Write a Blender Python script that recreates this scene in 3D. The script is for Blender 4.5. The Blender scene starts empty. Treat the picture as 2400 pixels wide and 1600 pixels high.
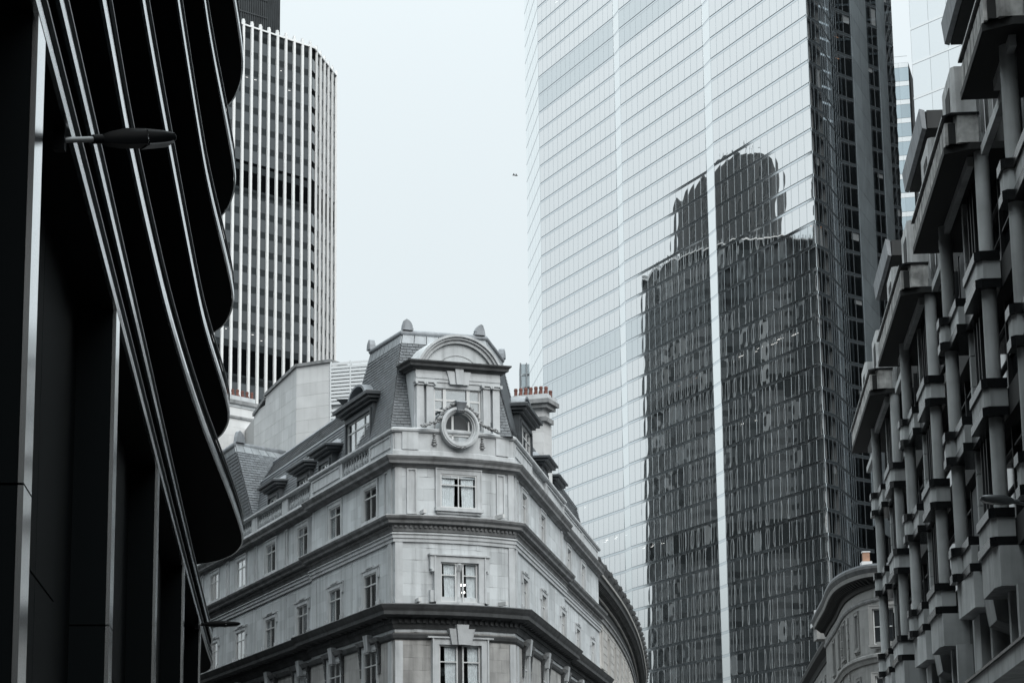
import bpy, math, random
from math import sin, cos, tan, radians, pi, hypot, atan2, sqrt
from mathutils import Matrix, Vector
R = random.Random(11)
sc = bpy.context.scene
COL = sc.collection

# ------------------------------------------------------------------ camera
EYE = Vector((0, 0, 1.65))
TH, RHO = radians(12.7), radians(.75)
Fw = Vector((0, cos(TH), sin(TH))); U0 = Vector((0, -sin(TH), cos(TH))); R0_ = Vector((1, 0, 0))
Rt = cos(RHO) * R0_ - sin(RHO) * U0; Up = sin(RHO) * R0_ + cos(RHO) * U0
cd = bpy.data.cameras.new("camera"); cam = bpy.data.objects.new("camera", cd); COL.objects.link(cam)
cd.sensor_width = 36; cd.lens = 85; cd.clip_start = .3; cd.clip_end = 6000
m = Matrix((Rt, Up, -Fw)).transposed().to_4x4(); m.translation = EYE; cam.matrix_world = m
sc.camera = cam
# ------------------------------------------------------------------ sky, sun, exposure
SUN_EL, SUN_AZ = radians(38), radians(152)
w = bpy.data.worlds.new("World"); sc.world = w; w.use_nodes = True
nt = w.node_tree; nt.nodes.clear()
N = nt.nodes.new; L = nt.links.new
out = N("ShaderNodeOutputWorld")
sky = N("ShaderNodeTexSky"); sky.sky_type = 'NISHITA'; sky.sun_disc = False
sky.sun_elevation = SUN_EL; sky.sun_rotation = SUN_AZ; sky.dust_density = 3
bg1 = N("ShaderNodeBackground"); bg1.inputs['Strength'].default_value = .006
bg2 = N("ShaderNodeBackground"); bg2.inputs['Strength'].default_value = 1.0
add = N("ShaderNodeAddShader")
tc = N("ShaderNodeTexCoord"); sep = N("ShaderNodeSeparateXYZ")
mx = N("ShaderNodeMath"); mx.operation = 'MAXIMUM'; mx.inputs[1].default_value = 0
pw = N("ShaderNodeMath"); pw.operation = 'POWER'; pw.inputs[1].default_value = 3.4
mu = N("ShaderNodeMath"); mu.operation = 'MULTIPLY_ADD'; mu.inputs[1].default_value = 3.1; mu.inputs[2].default_value = .645
hue = N("ShaderNodeVectorMath"); hue.operation = 'SCALE'; hue.inputs[0].default_value = (.778, .85, .874)
L(tc.outputs['Generated'], sep.inputs[0]); L(sep.outputs['Z'], mx.inputs[0]); L(mx.outputs[0], pw.inputs[0])
L(pw.outputs[0], mu.inputs[0])
hz = N("ShaderNodeMapRange"); hz.interpolation_type = 'SMOOTHSTEP'   # the overcast darkens towards the horizon
for k_, v_ in (('From Min', .05), ('From Max', .185), ('To Min', .52), ('To Max', 1.)): hz.inputs[k_].default_value = v_
hm = N("ShaderNodeMath"); hm.operation = 'MULTIPLY'
L(sep.outputs['Z'], hz.inputs['Value']); L(mu.outputs[0], hm.inputs[0]); L(hz.outputs[0], hm.inputs[1]); L(hm.outputs[0], hue.inputs['Scale']); L(hue.outputs[0], bg2.inputs['Color'])
L(sky.outputs[0], bg1.inputs['Color']); L(bg1.outputs[0], add.inputs[0]); L(bg2.outputs[0], add.inputs[1])
L(add.outputs[0], out.inputs['Surface'])
sd = bpy.data.lights.new("sun", 'SUN'); so = bpy.data.objects.new("sun", sd); COL.objects.link(so)
sd.energy = 1.5; sd.angle = radians(45); sd.color = (1, .985, .96)
so.rotation_euler = Vector((sin(SUN_AZ) * cos(SUN_EL), cos(SUN_AZ) * cos(SUN_EL), sin(SUN_EL))).to_track_quat('Z', 'Y').to_euler()
so.location = (0, 0, 300)
vs = sc.view_settings
sc.display_settings.display_device = 'sRGB'
vs.view_transform = 'Standard'; vs.look = 'None'; vs.exposure = .55; vs.gamma = 1; vs.use_curve_mapping = False
sc.render.engine = 'CYCLES'
cy = sc.cycles
cy.max_bounces = 7; cy.diffuse_bounces = 3; cy.glossy_bounces = 5; cy.transparent_max_bounces = 10; cy.transmission_bounces = 3
cy.caustics_reflective = False; cy.caustics_refractive = False
cy.use_denoising = True
try: cy.denoiser = 'OPENIMAGEDENOISE'
except Exception: pass

# ------------------------------------------------------------------ materials
def mat(name, col, rough=.7, metal=0., var=0., noise=None, bump=None, streak=0., spec=.5, isl=0., streakcol=.35, emit=0):
    M = bpy.data.materials.new(name); M.use_nodes = True
    t = M.node_tree; b = t.nodes['Principled BSDF']; n = t.nodes.new; l = t.links.new
    b.inputs['Roughness'].default_value = rough; b.inputs['Metallic'].default_value = metal
    b.inputs['Specular IOR Level'].default_value = spec
    b.inputs['Base Color'].default_value = (*col, 1)
    fac = []
    tcn = n("ShaderNodeTexCoord"); geo = n("ShaderNodeNewGeometry")
    pos = geo.outputs['Position']
    def ramp(src, a, bb, lo=0., hi=1.):
        r = n("ShaderNodeMapRange"); r.inputs['From Min'].default_value = lo; r.inputs['From Max'].default_value = hi
        r.inputs['To Min'].default_value = a; r.inputs['To Max'].default_value = bb; l(src, r.inputs['Value']); fac.append(r.outputs[0])
    if var:
        oi = n("ShaderNodeObjectInfo"); ramp(oi.outputs['Random'], 1 - var, 1 + var)
    if isl:
        ramp(geo.outputs['Random Per Island'], 1 - isl, 1 + isl)
    if noise:
        nz = n("ShaderNodeTexNoise"); nz.inputs['Scale'].default_value = noise[0]; nz.inputs['Detail'].default_value = 6
        l(pos, nz.inputs['Vector']); ramp(nz.outputs['Fac'], 1 - noise[1], 1 + noise[1], .3, .7)
    if streak:
        mp = n("ShaderNodeMapping"); mp.inputs['Scale'].default_value = (2.2, 2.2, .16)
        nz = n("ShaderNodeTexNoise"); nz.inputs['Scale'].default_value = 1.6; nz.inputs['Detail'].default_value = 7
        l(pos, mp.inputs[0]); l(mp.outputs[0], nz.inputs['Vector']); ramp(nz.outputs['Fac'], 1, 1 - streak, .48, .75)
    if fac:
        cur = fac[0]
        for f in fac[1:]:
            q = n("ShaderNodeMath"); q.operation = 'MULTIPLY'; l(cur, q.inputs[0]); l(f, q.inputs[1]); cur = q.outputs[0]
        v = n("ShaderNodeVectorMath"); v.operation = 'SCALE'; v.inputs[0].default_value = col; l(cur, v.inputs['Scale'])
        l(v.outputs[0], b.inputs['Base Color'])
    if bump:
        nb = n("ShaderNodeTexNoise"); nb.inputs['Scale'].default_value = bump[0]; nb.inputs['Detail'].default_value = 8
        l(pos, nb.inputs['Vector'])
        bp = n("ShaderNodeBump"); bp.inputs['Strength'].default_value = bump[1]; bp.inputs['Distance'].default_value = .02
        l(nb.outputs['Fac'], bp.inputs['Height']); l(bp.outputs[0], b.inputs['Normal'])
    if emit:
        b.inputs['Emission Color'].default_value = (*col, 1); b.inputs['Emission Strength'].default_value = emit
    return M

def glass(name, refl, tint=.6, rough=.0, col=(1, 1, 1), fres=True, veil=0.):
    """coated window glass: a mirror layer over a clear tinted one"""
    M = bpy.data.materials.new(name); M.use_nodes = True
    t = M.node_tree; t.nodes.clear(); n = t.nodes.new; l = t.links.new
    o = n("ShaderNodeOutputMaterial"); mi = n("ShaderNodeMixShader")
    g = n("ShaderNodeBsdfGlossy"); g.inputs['Roughness'].default_value = rough; g.inputs['Color'].default_value = (*col, 1)
    tr = n("ShaderNodeBsdfTransparent"); tr.inputs['Color'].default_value = (tint, tint * 1.02, tint * 1.03, 1)
    if fres:
        lw = n("ShaderNodeLayerWeight"); lw.inputs['Blend'].default_value = .5
        pw_ = n("ShaderNodeMath"); pw_.operation = 'POWER'; pw_.inputs[1].default_value = 3.; l(lw.outputs['Facing'], pw_.inputs[0])
        mr = n("ShaderNodeMapRange"); mr.inputs['To Min'].default_value = refl; mr.inputs['To Max'].default_value = min(1, refl + (.95 if refl < .3 else .55))
        l(pw_.outputs[0], mr.inputs['Value']); l(mr.outputs[0], mi.inputs['Fac'])
    else:
        mi.inputs['Fac'].default_value = refl
    l(tr.outputs[0], mi.inputs[1]); l(g.outputs[0], mi.inputs[2])
    if veil:
        df = n("ShaderNodeBsdfDiffuse"); df.inputs['Color'].default_value = (.5, .56, .58, 1); m2 = n("ShaderNodeMixShader"); m2.inputs['Fac'].default_value = veil  # painted haze: a thin pale diffuse layer lifts the dark glass
        l(mi.outputs[0], m2.inputs[1]); l(df.outputs[0], m2.inputs[2]); l(m2.outputs[0], o.inputs['Surface'])
    else: l(mi.outputs[0], o.inputs['Surface'])
    return M

STONE = mat("portland_stone", (.462, .485, .497), .85, var=.10, noise=(.45, .16), bump=(9, .25), streak=.32, isl=.10)
STONE_L = mat("darker_lower_stone", (.31, .308, .30), .88, var=.09, noise=(1.0, .2), bump=(9, .3), streak=.4, isl=.09)  # darker, browner tone for the lower storeys
STONE_T = mat("stone_trim", (.445, .462, .472), .85, var=.03, noise=(1.6, .12), bump=(10, .25), streak=.30)
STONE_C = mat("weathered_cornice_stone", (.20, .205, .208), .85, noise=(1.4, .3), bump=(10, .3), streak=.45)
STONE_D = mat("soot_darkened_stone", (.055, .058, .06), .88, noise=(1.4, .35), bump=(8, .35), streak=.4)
STONE_W = mat("pale_wall_stone", (.52, .525, .525), .85, var=.07, noise=(.9, .08), streak=.12, isl=.06)
STONE_H = mat("crescent_stone", (.42, .415, .40), .85, var=.10, noise=(1.2, .14), streak=.25, isl=.08, bump=(9, .3))
STONE_G = mat("grey_stone", (.21, .212, .208), .85, var=.08, noise=(1.2, .12), streak=.25, isl=.08, bump=(9, .3))
MORTAR = mat("mortar", (.36, .365, .365), .95)
SLATE = mat("roof_slate", (.090, .099, .107), .62, var=.22, isl=.22, noise=(2.5, .15), bump=(14, .3))
LEAD = mat("lead_sheet", (.20, .215, .23), .55, .25, noise=(2.2, .2), streak=.25)
LEAD_D = mat("dark_lead", (.045, .052, .058), .55, .2, noise=(2.2, .25), streak=.3)
LEAD_P = mat("pale_lead_flashing", (.26, .28, .295), .5, .2, noise=(2, .15), streak=.3)
FRAME = mat("painted_window_frame", (.52, .53, .53), .5)
FRAME_D = mat("dark_window_frame", (.02, .022, .024), .5)
GLASS = glass("window_glass", .05, .95)
GLASS2 = glass("pale_dormer_glass", .35, .9)
BLUEROOM = mat("pale_blue_blind", (.22, .27, .30), .8)
ROOM = mat("dim_interior", (.035, .036, .038), .9)
CURTAIN = mat("curtain_cloth", (.80, .81, .81), .9, noise=(6, .12))
TERRA = mat("terracotta", (.125, .05, .038), .8, var=.15, noise=(6, .2))
BLACK = mat("black_cladding", (.0022, .0030, .0034), .5, var=.25, spec=.015)
BLACKM = mat("black_soffit", (.0014, .0020, .0025), .7, spec=.015)
STEEL = mat("polished_steel_edge", (.78, .80, .81), .14, 1.)
STEEL_D = mat("dull_steel_lip", (.10, .11, .115), .35, 1.)
BGLASS = mat("black_glass", (.002, .0025, .003), .06, spec=.5)
RIB = mat("white_rib_cladding", (.78, .79, .79), .45, var=.02, noise=(.4, .04))
BPANE = mat("smoked_window_pane", (.062, .070, .075), .12, var=.25, isl=.25, spec=.6)
BSPAN = mat("smoked_spandrel", (.013, .017, .019), .35, var=.2, spec=.35)
RIB_G = mat("shaded_grey_rib", (.20, .22, .23), .6, noise=(.4, .15))  # shade on the rear leaf's ribs is put into their grey colour
BVOID = mat("dark_louvre_band", (.0016, .0022, .0027), .7, spec=.02)
CORE = mat("dark_corrugated_cladding", (.035, .04, .043), .5, noise=(.5, .2), spec=.4)
EGLASS = glass("mirror_coated_glass", .80, .75, .0, (1, 1, 1), veil=.05)
EGLASS2 = glass("mirror_coated_blind_glass", .66, .5, .03, (.93, .97, .985))
EGLASS_S = glass("chamfer_glass", .90, .5, .03, (.98, 1, 1), veil=.03)
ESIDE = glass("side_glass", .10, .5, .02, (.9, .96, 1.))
EMULL = mat("anodised_mullion", (.60, .63, .65), .14, .93)
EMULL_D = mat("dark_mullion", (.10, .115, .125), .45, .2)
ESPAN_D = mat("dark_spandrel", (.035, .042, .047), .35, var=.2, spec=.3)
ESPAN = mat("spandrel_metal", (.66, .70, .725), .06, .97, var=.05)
EFLOOR = mat("office_floor_slab", (.12, .125, .13), .8)
ECOL = mat("pale_office_column", (.62, .63, .63), .8)
EBLIND = mat("roller_blind", (.66, .68, .69), .9, var=.15)
EPANEL = mat("grey_side_panel", (.15, .175, .19), .35, .25, var=.12, noise=(.3, .15), streak=.35)
LIGHT = mat("office_light_tube", (1, .98, .93), .5, emit=5)
LIGHT_F = mat("faint_office_light", (1, .98, .95), .5, emit=.22)
LIGHT_W = mat("warm_office_light", (1, .52, .30), .5, emit=.45)
E2P = mat("white_glass_panel", (.88, .90, .91), .05, .9, var=.02)
E2B = mat("pale_spandrel_rail", (.92, .93, .93), .15, .8, var=.03)
E2S = mat("blue_grey_glass_panel", (.50, .58, .62), .1, .85, var=.1)
CONC = mat("fair_faced_concrete", (.43, .448, .45), .8, var=.14, noise=(1.1, .2), bump=(7, .25), streak=.36)
CONC_S = mat("stained_concrete", (.40, .40, .39), .85, var=.08, noise=(3.5, .45), bump=(9, .4), streak=.85)
CONC_P = mat("pale_concrete", (.50, .51, .51), .85, noise=(2.2, .22), streak=.45, bump=(7, .3))
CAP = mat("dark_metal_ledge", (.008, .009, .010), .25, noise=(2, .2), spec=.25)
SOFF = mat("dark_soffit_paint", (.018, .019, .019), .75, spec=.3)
DGLASS = mat("dim_old_window_glass", (.012, .014, .016), .08, var=.3, spec=.35)
FGLASS = mat("dark_tinted_window", (.004, .0055, .007), .08, spec=.12)
HOOD = mat("hood_metal", (.035, .037, .038), .6, 0, streak=.3, spec=.2)
DBLIND = mat("dim_blind", (.05, .06, .065), .6)
ASPH = mat("asphalt", (.05, .05, .052), .9, noise=(3, .2), bump=(40, .4))
PAVE = mat("paving_stone", (.24, .235, .225), .9, var=.1, noise=(1.5, .15))
KERB = mat("granite_kerb", (.30, .30, .295), .8, noise=(5, .2))
PAINT = mat("road_paint", (.7, .7, .68), .7)
LAMPM = mat("lamp_grey_metal", (.07, .076, .08), .4, .4)
LAMPD = mat("lamp_black_metal", (.0018, .0022, .0026), .5, 0, spec=.04)
LENS = mat("lamp_lens", (.03, .033, .036), .3, spec=.4)
FEATH = mat("dark_plumage", (.02, .02, .022), .8)
LOUV = mat("pale_louvre_metal", (.60, .62, .63), .45, .1)
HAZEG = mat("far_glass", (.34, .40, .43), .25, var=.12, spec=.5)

# ------------------------------------------------------------------ mesh helpers
class MB:
    def __init__(s): s.v = []; s.f = []
    def poly(s, *p):
        i = len(s.v); s.v += [tuple(q) for q in p]; s.f.append(tuple(range(i, i + len(p))))
    def box8(s, p):   # p: 4 bottom ccw, 4 top
        i = len(s.v); s.v += [tuple(q) for q in p]
        s.f += [tuple(i + k for k in q) for q in ((3, 2, 1, 0), (4, 5, 6, 7), (0, 1, 5, 4), (1, 2, 6, 5), (2, 3, 7, 6), (3, 0, 4, 7))]
    def box(s, x0, x1, y0, y1, z0, z1):
        s.box8([(x0, y0, z0), (x1, y0, z0), (x1, y1, z0), (x0, y1, z0), (x0, y0, z1), (x1, y0, z1), (x1, y1, z1), (x0, y1, z1)])
    def prism(s, pl, z0, z1):
        i = len(s.v); k = len(pl)
        s.v += [(x, y, z0) for x, y in pl] + [(x, y, z1) for x, y in pl]
        s.f += [tuple(i + q for q in range(k - 1, -1, -1)), tuple(i + k + q for q in range(k))]
        s.f += [(i + q, i + (q + 1) % k, i + k + (q + 1) % k, i + k + q) for q in range(k)]
    def loft(s, rings, closed=True, cap=True):
        i = len(s.v); k = len(rings[0])
        for r in rings: s.v += [tuple(p) for p in r]
        for a in range(len(rings) - 1):
            for b in range(k if closed else k - 1):
                c = (b + 1) % k; s.f.append((i + a * k + b, i + a * k + c, i + (a + 1) * k + c, i + (a + 1) * k + b))
        if cap and closed:
            s.f.append(tuple(i + q for q in range(k - 1, -1, -1))); s.f.append(tuple(i + (len(rings) - 1) * k + q for q in range(k)))
    def sweep(s, pts, prof, closed_prof=True):
        """pts: [(x,y,nx,ny)] with mitred normals; prof: [(out,z)]"""
        s.loft([[(x + nx * o, y + ny * o, z) for o, z in prof] for x, y, nx, ny in pts], closed_prof)
    def tube(s, pts, r, k=8):
        rings = []
        for i, p in enumerate(pts):
            p = Vector(p); a = Vector(pts[max(0, i - 1)]); b = Vector(pts[min(len(pts) - 1, i + 1)])
            d = (b - a).normalized(); u = d.cross(Vector((0, 0, 1)))
            if u.length < .01: u = Vector((1, 0, 0))
            u.normalize(); v = d.cross(u); rr = r[i] if isinstance(r, (list, tuple)) else r
            rings.append([p + (u * cos(2 * pi * q / k) + v * sin(2 * pi * q / k)) * rr for q in range(k)])
        s.loft(rings)
    def lathe(s, c, prof, k=12):
        s.loft([[(c[0] + r * cos(2 * pi * q / k), c[1] + r * sin(2 * pi * q / k), c[2] + z) for q in range(k)] for r, z in prof])
    def mesh(s, name, m_, smooth=False, off=(0, 0, 0)):
        me = bpy.data.meshes.new(name)
        ox, oy, oz = off
        me.from_pydata([(x - ox, y - oy, z - oz) for x, y, z in s.v] if any(off) else s.v, [], s.f)
        me.materials.append(m_)
        if smooth:
            me.shade_smooth()
            try: me.set_sharp_from_angle(angle=radians(45))
            except Exception: pass
        return me

def thing(name, label, cat, loc=(0, 0, 0), group=None):
    o = bpy.data.objects.new(name, None); COL.objects.link(o); o.location = loc
    o['label'] = label; o['category'] = cat
    if group: o['group'] = group
    o.empty_display_size = .5
    return o
def base(o):   # world location of an unrotated thing or part
    v = Vector((0, 0, 0))
    while o is not None: v = v + o.location; o = o.parent
    return v
def part(name, mb, m_, parent, smooth=False, label=None, kind=None):
    me = mb.mesh(name, m_, smooth, tuple(base(parent)) if parent else (0, 0, 0))
    o = bpy.data.objects.new(name, me); COL.objects.link(o)
    if parent: o.parent = parent
    if label: o['label'] = label
    if kind: o['kind'] = kind
    return o
def put(name, me, parent, M4, pbase=None):
    """an instance of a shared mesh under parent; M4 is its world matrix, the parent chain is translation only"""
    o = bpy.data.objects.new(name, me); COL.objects.link(o); o.parent = parent
    M4 = M4.copy(); M4.translation = M4.translation - (pbase if pbase is not None else base(parent))
    o.matrix_local = M4
    return o
def bend(o, smooth_deg=35):
    o.data.shade_smooth()
    try: o.data.set_sharp_from_angle(angle=radians(smooth_deg))
    except Exception: pass
    return o

def unit_box(m_):
    b = MB(); b.box(-.5, .5, -.5, .5, -.5, .5); return b.mesh("piece", m_)

class Path:
    """polyline seen from above; outward is on the right of its direction"""
    def __init__(s, pts):
        s.p = [Vector(q[:2]) for q in pts]; s.c = [0.]
        for a, b in zip(s.p, s.p[1:]): s.c.append(s.c[-1] + (b - a).length)
        s.len = s.c[-1]
    def seg(s, u):
        for i in range(len(s.p) - 2):
            if u < s.c[i + 1]: return i
        return len(s.p) - 2
    def at(s, u):
        i = s.seg(u); a, b = s.p[i], s.p[i + 1]; t = (b - a).normalized(); q = a + t * (u - s.c[i])
        return q, t, Vector((t.y, -t.x))
    def P(s, u, o, z):
        q, t, n = s.at(u); q = q + n * o; return Vector((q.x, q.y, z))
    def sub(s, u0, u1):
        us = [u0] + [c for c in s.c if u0 + 1e-6 < c < u1 - 1e-6] + [u1]; r = []
        for k, u in enumerate(us):
            if k == 0: q, t, n = s.at(u + 1e-7); r.append((q.x, q.y, n.x, n.y)); continue
            if k == len(us) - 1: q, t, n = s.at(u - 1e-7); r.append((q.x, q.y, n.x, n.y)); continue
            q, t, n1 = s.at(u - 1e-6); q2, t2, n2 = s.at(u + 1e-6)
            mm = (n1 + n2) / (1 + n1.dot(n2)); r.append((q.x, q.y, mm.x, mm.y))
        return r
    def frame(s, u, o, z):   # matrix: x along, y outward, z up (x = y cross z)
        q, t, n = s.at(u); q = q + n * o
        return Matrix(((n.y, n.x, 0, q.x), (-n.x, n.y, 0, q.y), (0, 0, 1, z), (0, 0, 0, 1)))

def sweep(name, path, u0, u1, prof, m_, parent, **k):
    b = MB(); b.sweep(path.sub(u0, u1), prof); return part(name, b, m_, parent, **k)

def sheet(path, u0, u1, z0, z1, ops, o, mb, du=None):
    us = sorted({u0, u1, *[c for c in path.c if u0 < c < u1], *[q for r in ops for q in r[:2] if u0 < q < u1]})
    zs = sorted({z0, z1, *[q for r in ops for q in r[2:4] if z0 < q < z1]})
    pts = {}
    sub = path.sub(u0, u1)
    for u in us: pts[u] = path.at(u)
    for a, b in zip(us, us[1:]):
        m_ = (a + b) / 2
        run = None
        for c, d in zip(zs, zs[1:]):
            mz = (c + d) / 2
            if any(r[0] < m_ < r[1] and r[2] < mz < r[3] for r in ops): continue
            pa = path.P(a + 1e-6, o, c); pb = path.P(b - 1e-6, o, c)
            mb.poly(pa, pb, (pb.x, pb.y, d), (pa.x, pa.y, d))

def masonry(path, rng, z0, z1, ops, parent, m_, course=.55, blen=1.15, limit=300, depth=.12, gap=.004, name='stone_block', rough=.002, corner=()):
    """walls of separate blocks, cut round the openings; the largest-showing ones are objects, the rest one mesh"""
    cubes = unit_box(m_); L_ = []
    nrow = max(1, round((z1 - z0) / course)); h = (z1 - z0) / nrow
    for r in range(nrow):
        za = z0 + r * h; zb = za + h; zm = (za + zb) / 2
        segs = [tuple(rng)]
        for c in list(corner):
            ns = []
            for a, b in segs: ns += [(a, c), (c, b)] if a < c < b else [(a, b)]
            segs = ns
        for o in ops:
            if o[2] < zm < o[3]:
                ns = []
                for a, b in segs:
                    if o[1] <= a or o[0] >= b: ns.append((a, b)); continue
                    if o[0] - a > .05: ns.append((a, o[0]))
                    if b - o[1] > .05: ns.append((o[1], b))
                segs = ns
        for a, b in segs:
            k = max(1, round((b - a) / blen)); cut = [a]
            for q in range(1, k): cut.append(a + (b - a) * (q + (.25 if r % 2 else -.25) + R.uniform(-.08, .08)) / k)
            cut.append(b)
            for q, q2 in zip(cut, cut[1:]):
                if q2 - q < .04: continue
                L_.append(((q + q2) / 2, zm, q2 - q - gap, h - gap, R.uniform(-rough, rough)))
    def key(e):
        p = path.P(e[0], 0, e[1]); return (p - EYE).length
    L_.sort(key=key)
    pb = base(parent); rest = MB()
    for i, (u, z, l_, hh, dd) in enumerate(L_):
        F_ = path.frame(u, -depth / 2 + dd, z)
        if i < limit:
            put(name, cubes, parent, F_ @ Matrix.Diagonal((l_, depth, hh, 1)), pb)
        else:
            s_ = F_ @ Matrix.Diagonal((l_, depth, hh, 1))
            rest.box8([s_ @ Vector(c) for c in ((-.5, -.5, -.5), (.5, -.5, -.5), (.5, .5, -.5), (-.5, .5, -.5), (-.5, -.5, .5), (.5, -.5, .5), (.5, .5, .5), (-.5, .5, .5))])
    if rest.f: part(name, rest, m_, parent, kind='stuff')

def slates(parent, a0, a1, b0, b1, limit, m_=SLATE, row=.135, wid=.26, name='slate'):
    """a0,a1 eaves; b0,b1 ridge (left, right): courses of lapped slates"""
    a0, a1, b0, b1 = map(Vector, (a0, a1, b0, b1))
    up = ((b0 + b1) / 2 - (a0 + a1) / 2); n = max(2, round(up.length / row)); cubes = unit_box(m_); rest = MB(); pb = base(parent); cnt = 0
    nor = (a1 - a0).cross(b0 - a0).normalized()
    for r in range(n):
        t = (r + .5) / n; p0 = a0.lerp(b0, t); p1 = a1.lerp(b1, t); d = p1 - p0; ln = d.length; d.normalize()
        v = nor.cross(d).normalized(); rh = up.length / n
        k = max(1, round(ln / wid)); off = (.5 if r % 2 else 0)
        xs = [0.] + [ln * (q + off + R.uniform(-.06, .06)) / k for q in range(0 if off else 1, k)] + [ln]
        for x0, x1 in zip(xs, xs[1:]):
            if x1 - x0 < .03: continue
            tilt = .2 + R.uniform(-.03, .03); vv = (v - nor * tilt).normalized(); nn = d.cross(vv)
            c = p0 + d * ((x0 + x1) / 2) + nor * (.018 + R.uniform(0, .006))
            s_ = Matrix(((d.x * (x1 - x0 - .014), vv.x * rh * 1.12, nn.x * .014, c.x), (d.y * (x1 - x0 - .014), vv.y * rh * 1.12, nn.y * .014, c.y), (d.z * (x1 - x0 - .014), vv.z * rh * 1.12, nn.z * .014, c.z), (0, 0, 0, 1)))
            if cnt < limit: put(name, cubes, parent, s_, pb); cnt += 1
            else: rest.box8([s_ @ Vector(q) for q in ((-.5, -.5, -.5), (.5, -.5, -.5), (.5, .5, -.5), (-.5, .5, -.5), (-.5, -.5, .5), (.5, -.5, .5), (.5, .5, .5), (-.5, .5, .5))])
    if rest.f: part(name, rest, m_, parent, kind='stuff')
    return cnt

def sash(w_, h, mul=(0.,), tr=(.7,), fr=.06, bar=.045, d=.07):
    b = MB(); x = w_ / 2
    b.box(-x, -x + fr, 0, d, 0, h); b.box(x - fr, x, 0, d, 0, h); b.box(-x + fr, x - fr, 0, d, 0, fr); b.box(-x + fr, x - fr, 0, d, h - fr, h)
    for q in tr: b.box(-x + fr, x - fr, .005, d - .005, h * q - bar / 2, h * q + bar / 2)
    for q in mul: b.box(q * w_ - bar / 2, q * w_ + bar / 2, .012, d - .012, fr, h - fr)
    return b
_wc = {}
def window(path, parent, u, z0, z1, w_, depth=.05, mul=(0.,), tr=(.7,), sm=STONE_T, surround='plain', gm=GLASS, fm=FRAME, curtain=0, name='window', lining=True):
    """window > pane, sill, surround"""
    h = z1 - z0; key = (round(w_, 3), round(h, 3), mul, tr, fm.name, gm.name, sm.name, surround, depth)
    if key not in _wc:
        pane = MB(); pane.box(-w_ / 2 + .03, w_ / 2 - .03, .025, .04, .03, h - .03)
        s_ = MB(); x = w_ / 2; t = .17; o = .05
        if lining:
            for a, b_ in ((-x, -x - .05), (x, x + .05)): s_.box(min(a, b_), max(a, b_), -.02, depth - .005, 0, h)
            s_.box(-x - .05, x + .05, -.02, depth - .005, h, h + .05)
        if surround in ('plain', 'eared'):
            for sg in (-1, 1):
                a, b_ = sorted((sg * (x + .001), sg * (x + t))); s_.box(a, b_, depth, depth + o, 0, h)
                a, b_ = sorted((sg * (x + t), sg * (x + t + .05))); s_.box(a, b_, depth, depth + o * 1.5, 0, h + t)
            s_.box(-x - t, x + t, depth, depth + o, h, h + t); s_.box(-x - t - .05, x + t + .05, depth, depth + o * 1.6, h + t, h + t + .06)
        if surround == 'eared':
            for sg in (-1, 1):
                a, b_ = sorted((sg * (x + t + .05), sg * (x + t + .22))); s_.box(a, b_, depth, depth + o, h - .25, h + t); s_.box(a, b_, depth, depth + o * 1.8, h + t, h + t + .07)
                s_.box(a, b_, depth, depth + .06, -.02, .38); s_.box(sg * (x + t + .14) - .05, sg * (x + t + .14) + .05, depth + .06, depth + .15, .1, .3)
            s_.box(-x * .55, x * .55, depth, depth + o * 2.2, h + t + .06, h + t + .13)
        sl = MB(); sl.box(-x - t - .08, x + t + .08, -.02, depth + .16, -.14, -.005); sl.box(-x - t, x + t, depth, depth + .07, -.24, -.14)
        _wc[key] = (sash(w_, h, mul, tr).mesh('window', fm), pane.mesh('pane', gm), s_.mesh('surround', sm) if s_.f else None, sl.mesh('sill', sm))
    a, b, c, d = _wc[key]; F_ = path.frame(u, -depth, z0)
    W = put(name, a, parent, F_); I = Matrix.Identity(4)
    for nm, me in (('pane', b), ('surround', c), ('sill', d)):
        if me is None or (nm == 'sill' and surround == 'bare'): continue
        o = bpy.data.objects.new(nm, me); COL.objects.link(o); o.parent = W
    if curtain:
        for sg in ((-1, 1) if curtain < .5 else (R.choice((-1, 1)),)):
            cb = MB(); k = 13; wd = w_ * curtain * R.uniform(.8, 1.15); top = []; bot = []
            for q in range(k):
                xx = sg * (w_ * .44 - wd * q / (k - 1)) * (-.35 if q == k else 1); yy = -.05 + .03 * (q % 2)
                top.append((xx, yy, h)); bot.append((xx + sg * (.12 if q == k - 1 else 0), yy, 0))
            for q in range(k - 1): cb.poly(top[q], top[q + 1], bot[q + 1], bot[q])
            o = bpy.data.objects.new('curtain', cb.mesh('curtain', CURTAIN)); COL.objects.link(o); o.parent = W
    return W

# ------------------------------------------------------------------ ground and street
T_A = Vector((sin(radians(-5.75)), cos(radians(-5.75)))); N_A = Vector((cos(radians(-5.75)), -sin(radians(-5.75))))
T_F = Vector((sin(radians(4.6)), cos(radians(4.6)))); N_F = Vector((cos(radians(4.6)), -sin(radians(4.6))))
def PA(s, n, z=0): q = T_A * s + N_A * n; return Vector((q.x, q.y, z))
def PF(s, n, z=0): q = T_F * s + N_F * n; return Vector((q.x, q.y, z))
def structure(name, mb, m_):
    o = part(name, mb, m_, None); o['kind'] = 'structure'; return o
g = MB(); g.poly((-3000, -1500, -.02), (3000, -1500, -.02), (3000, 5000, -.02), (-3000, 5000, -.02)); structure('ground', g, ASPH)
g = MB(); a_, b_ = PA(-60, -.9), PA(95, -.9); c_, d_ = PF(95, 4.6), PF(-60, 4.6)
for p in (a_, b_, c_, d_): p.z = -.012
g.poly(d_, c_, b_, a_); structure('road', g, ASPH)
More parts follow.
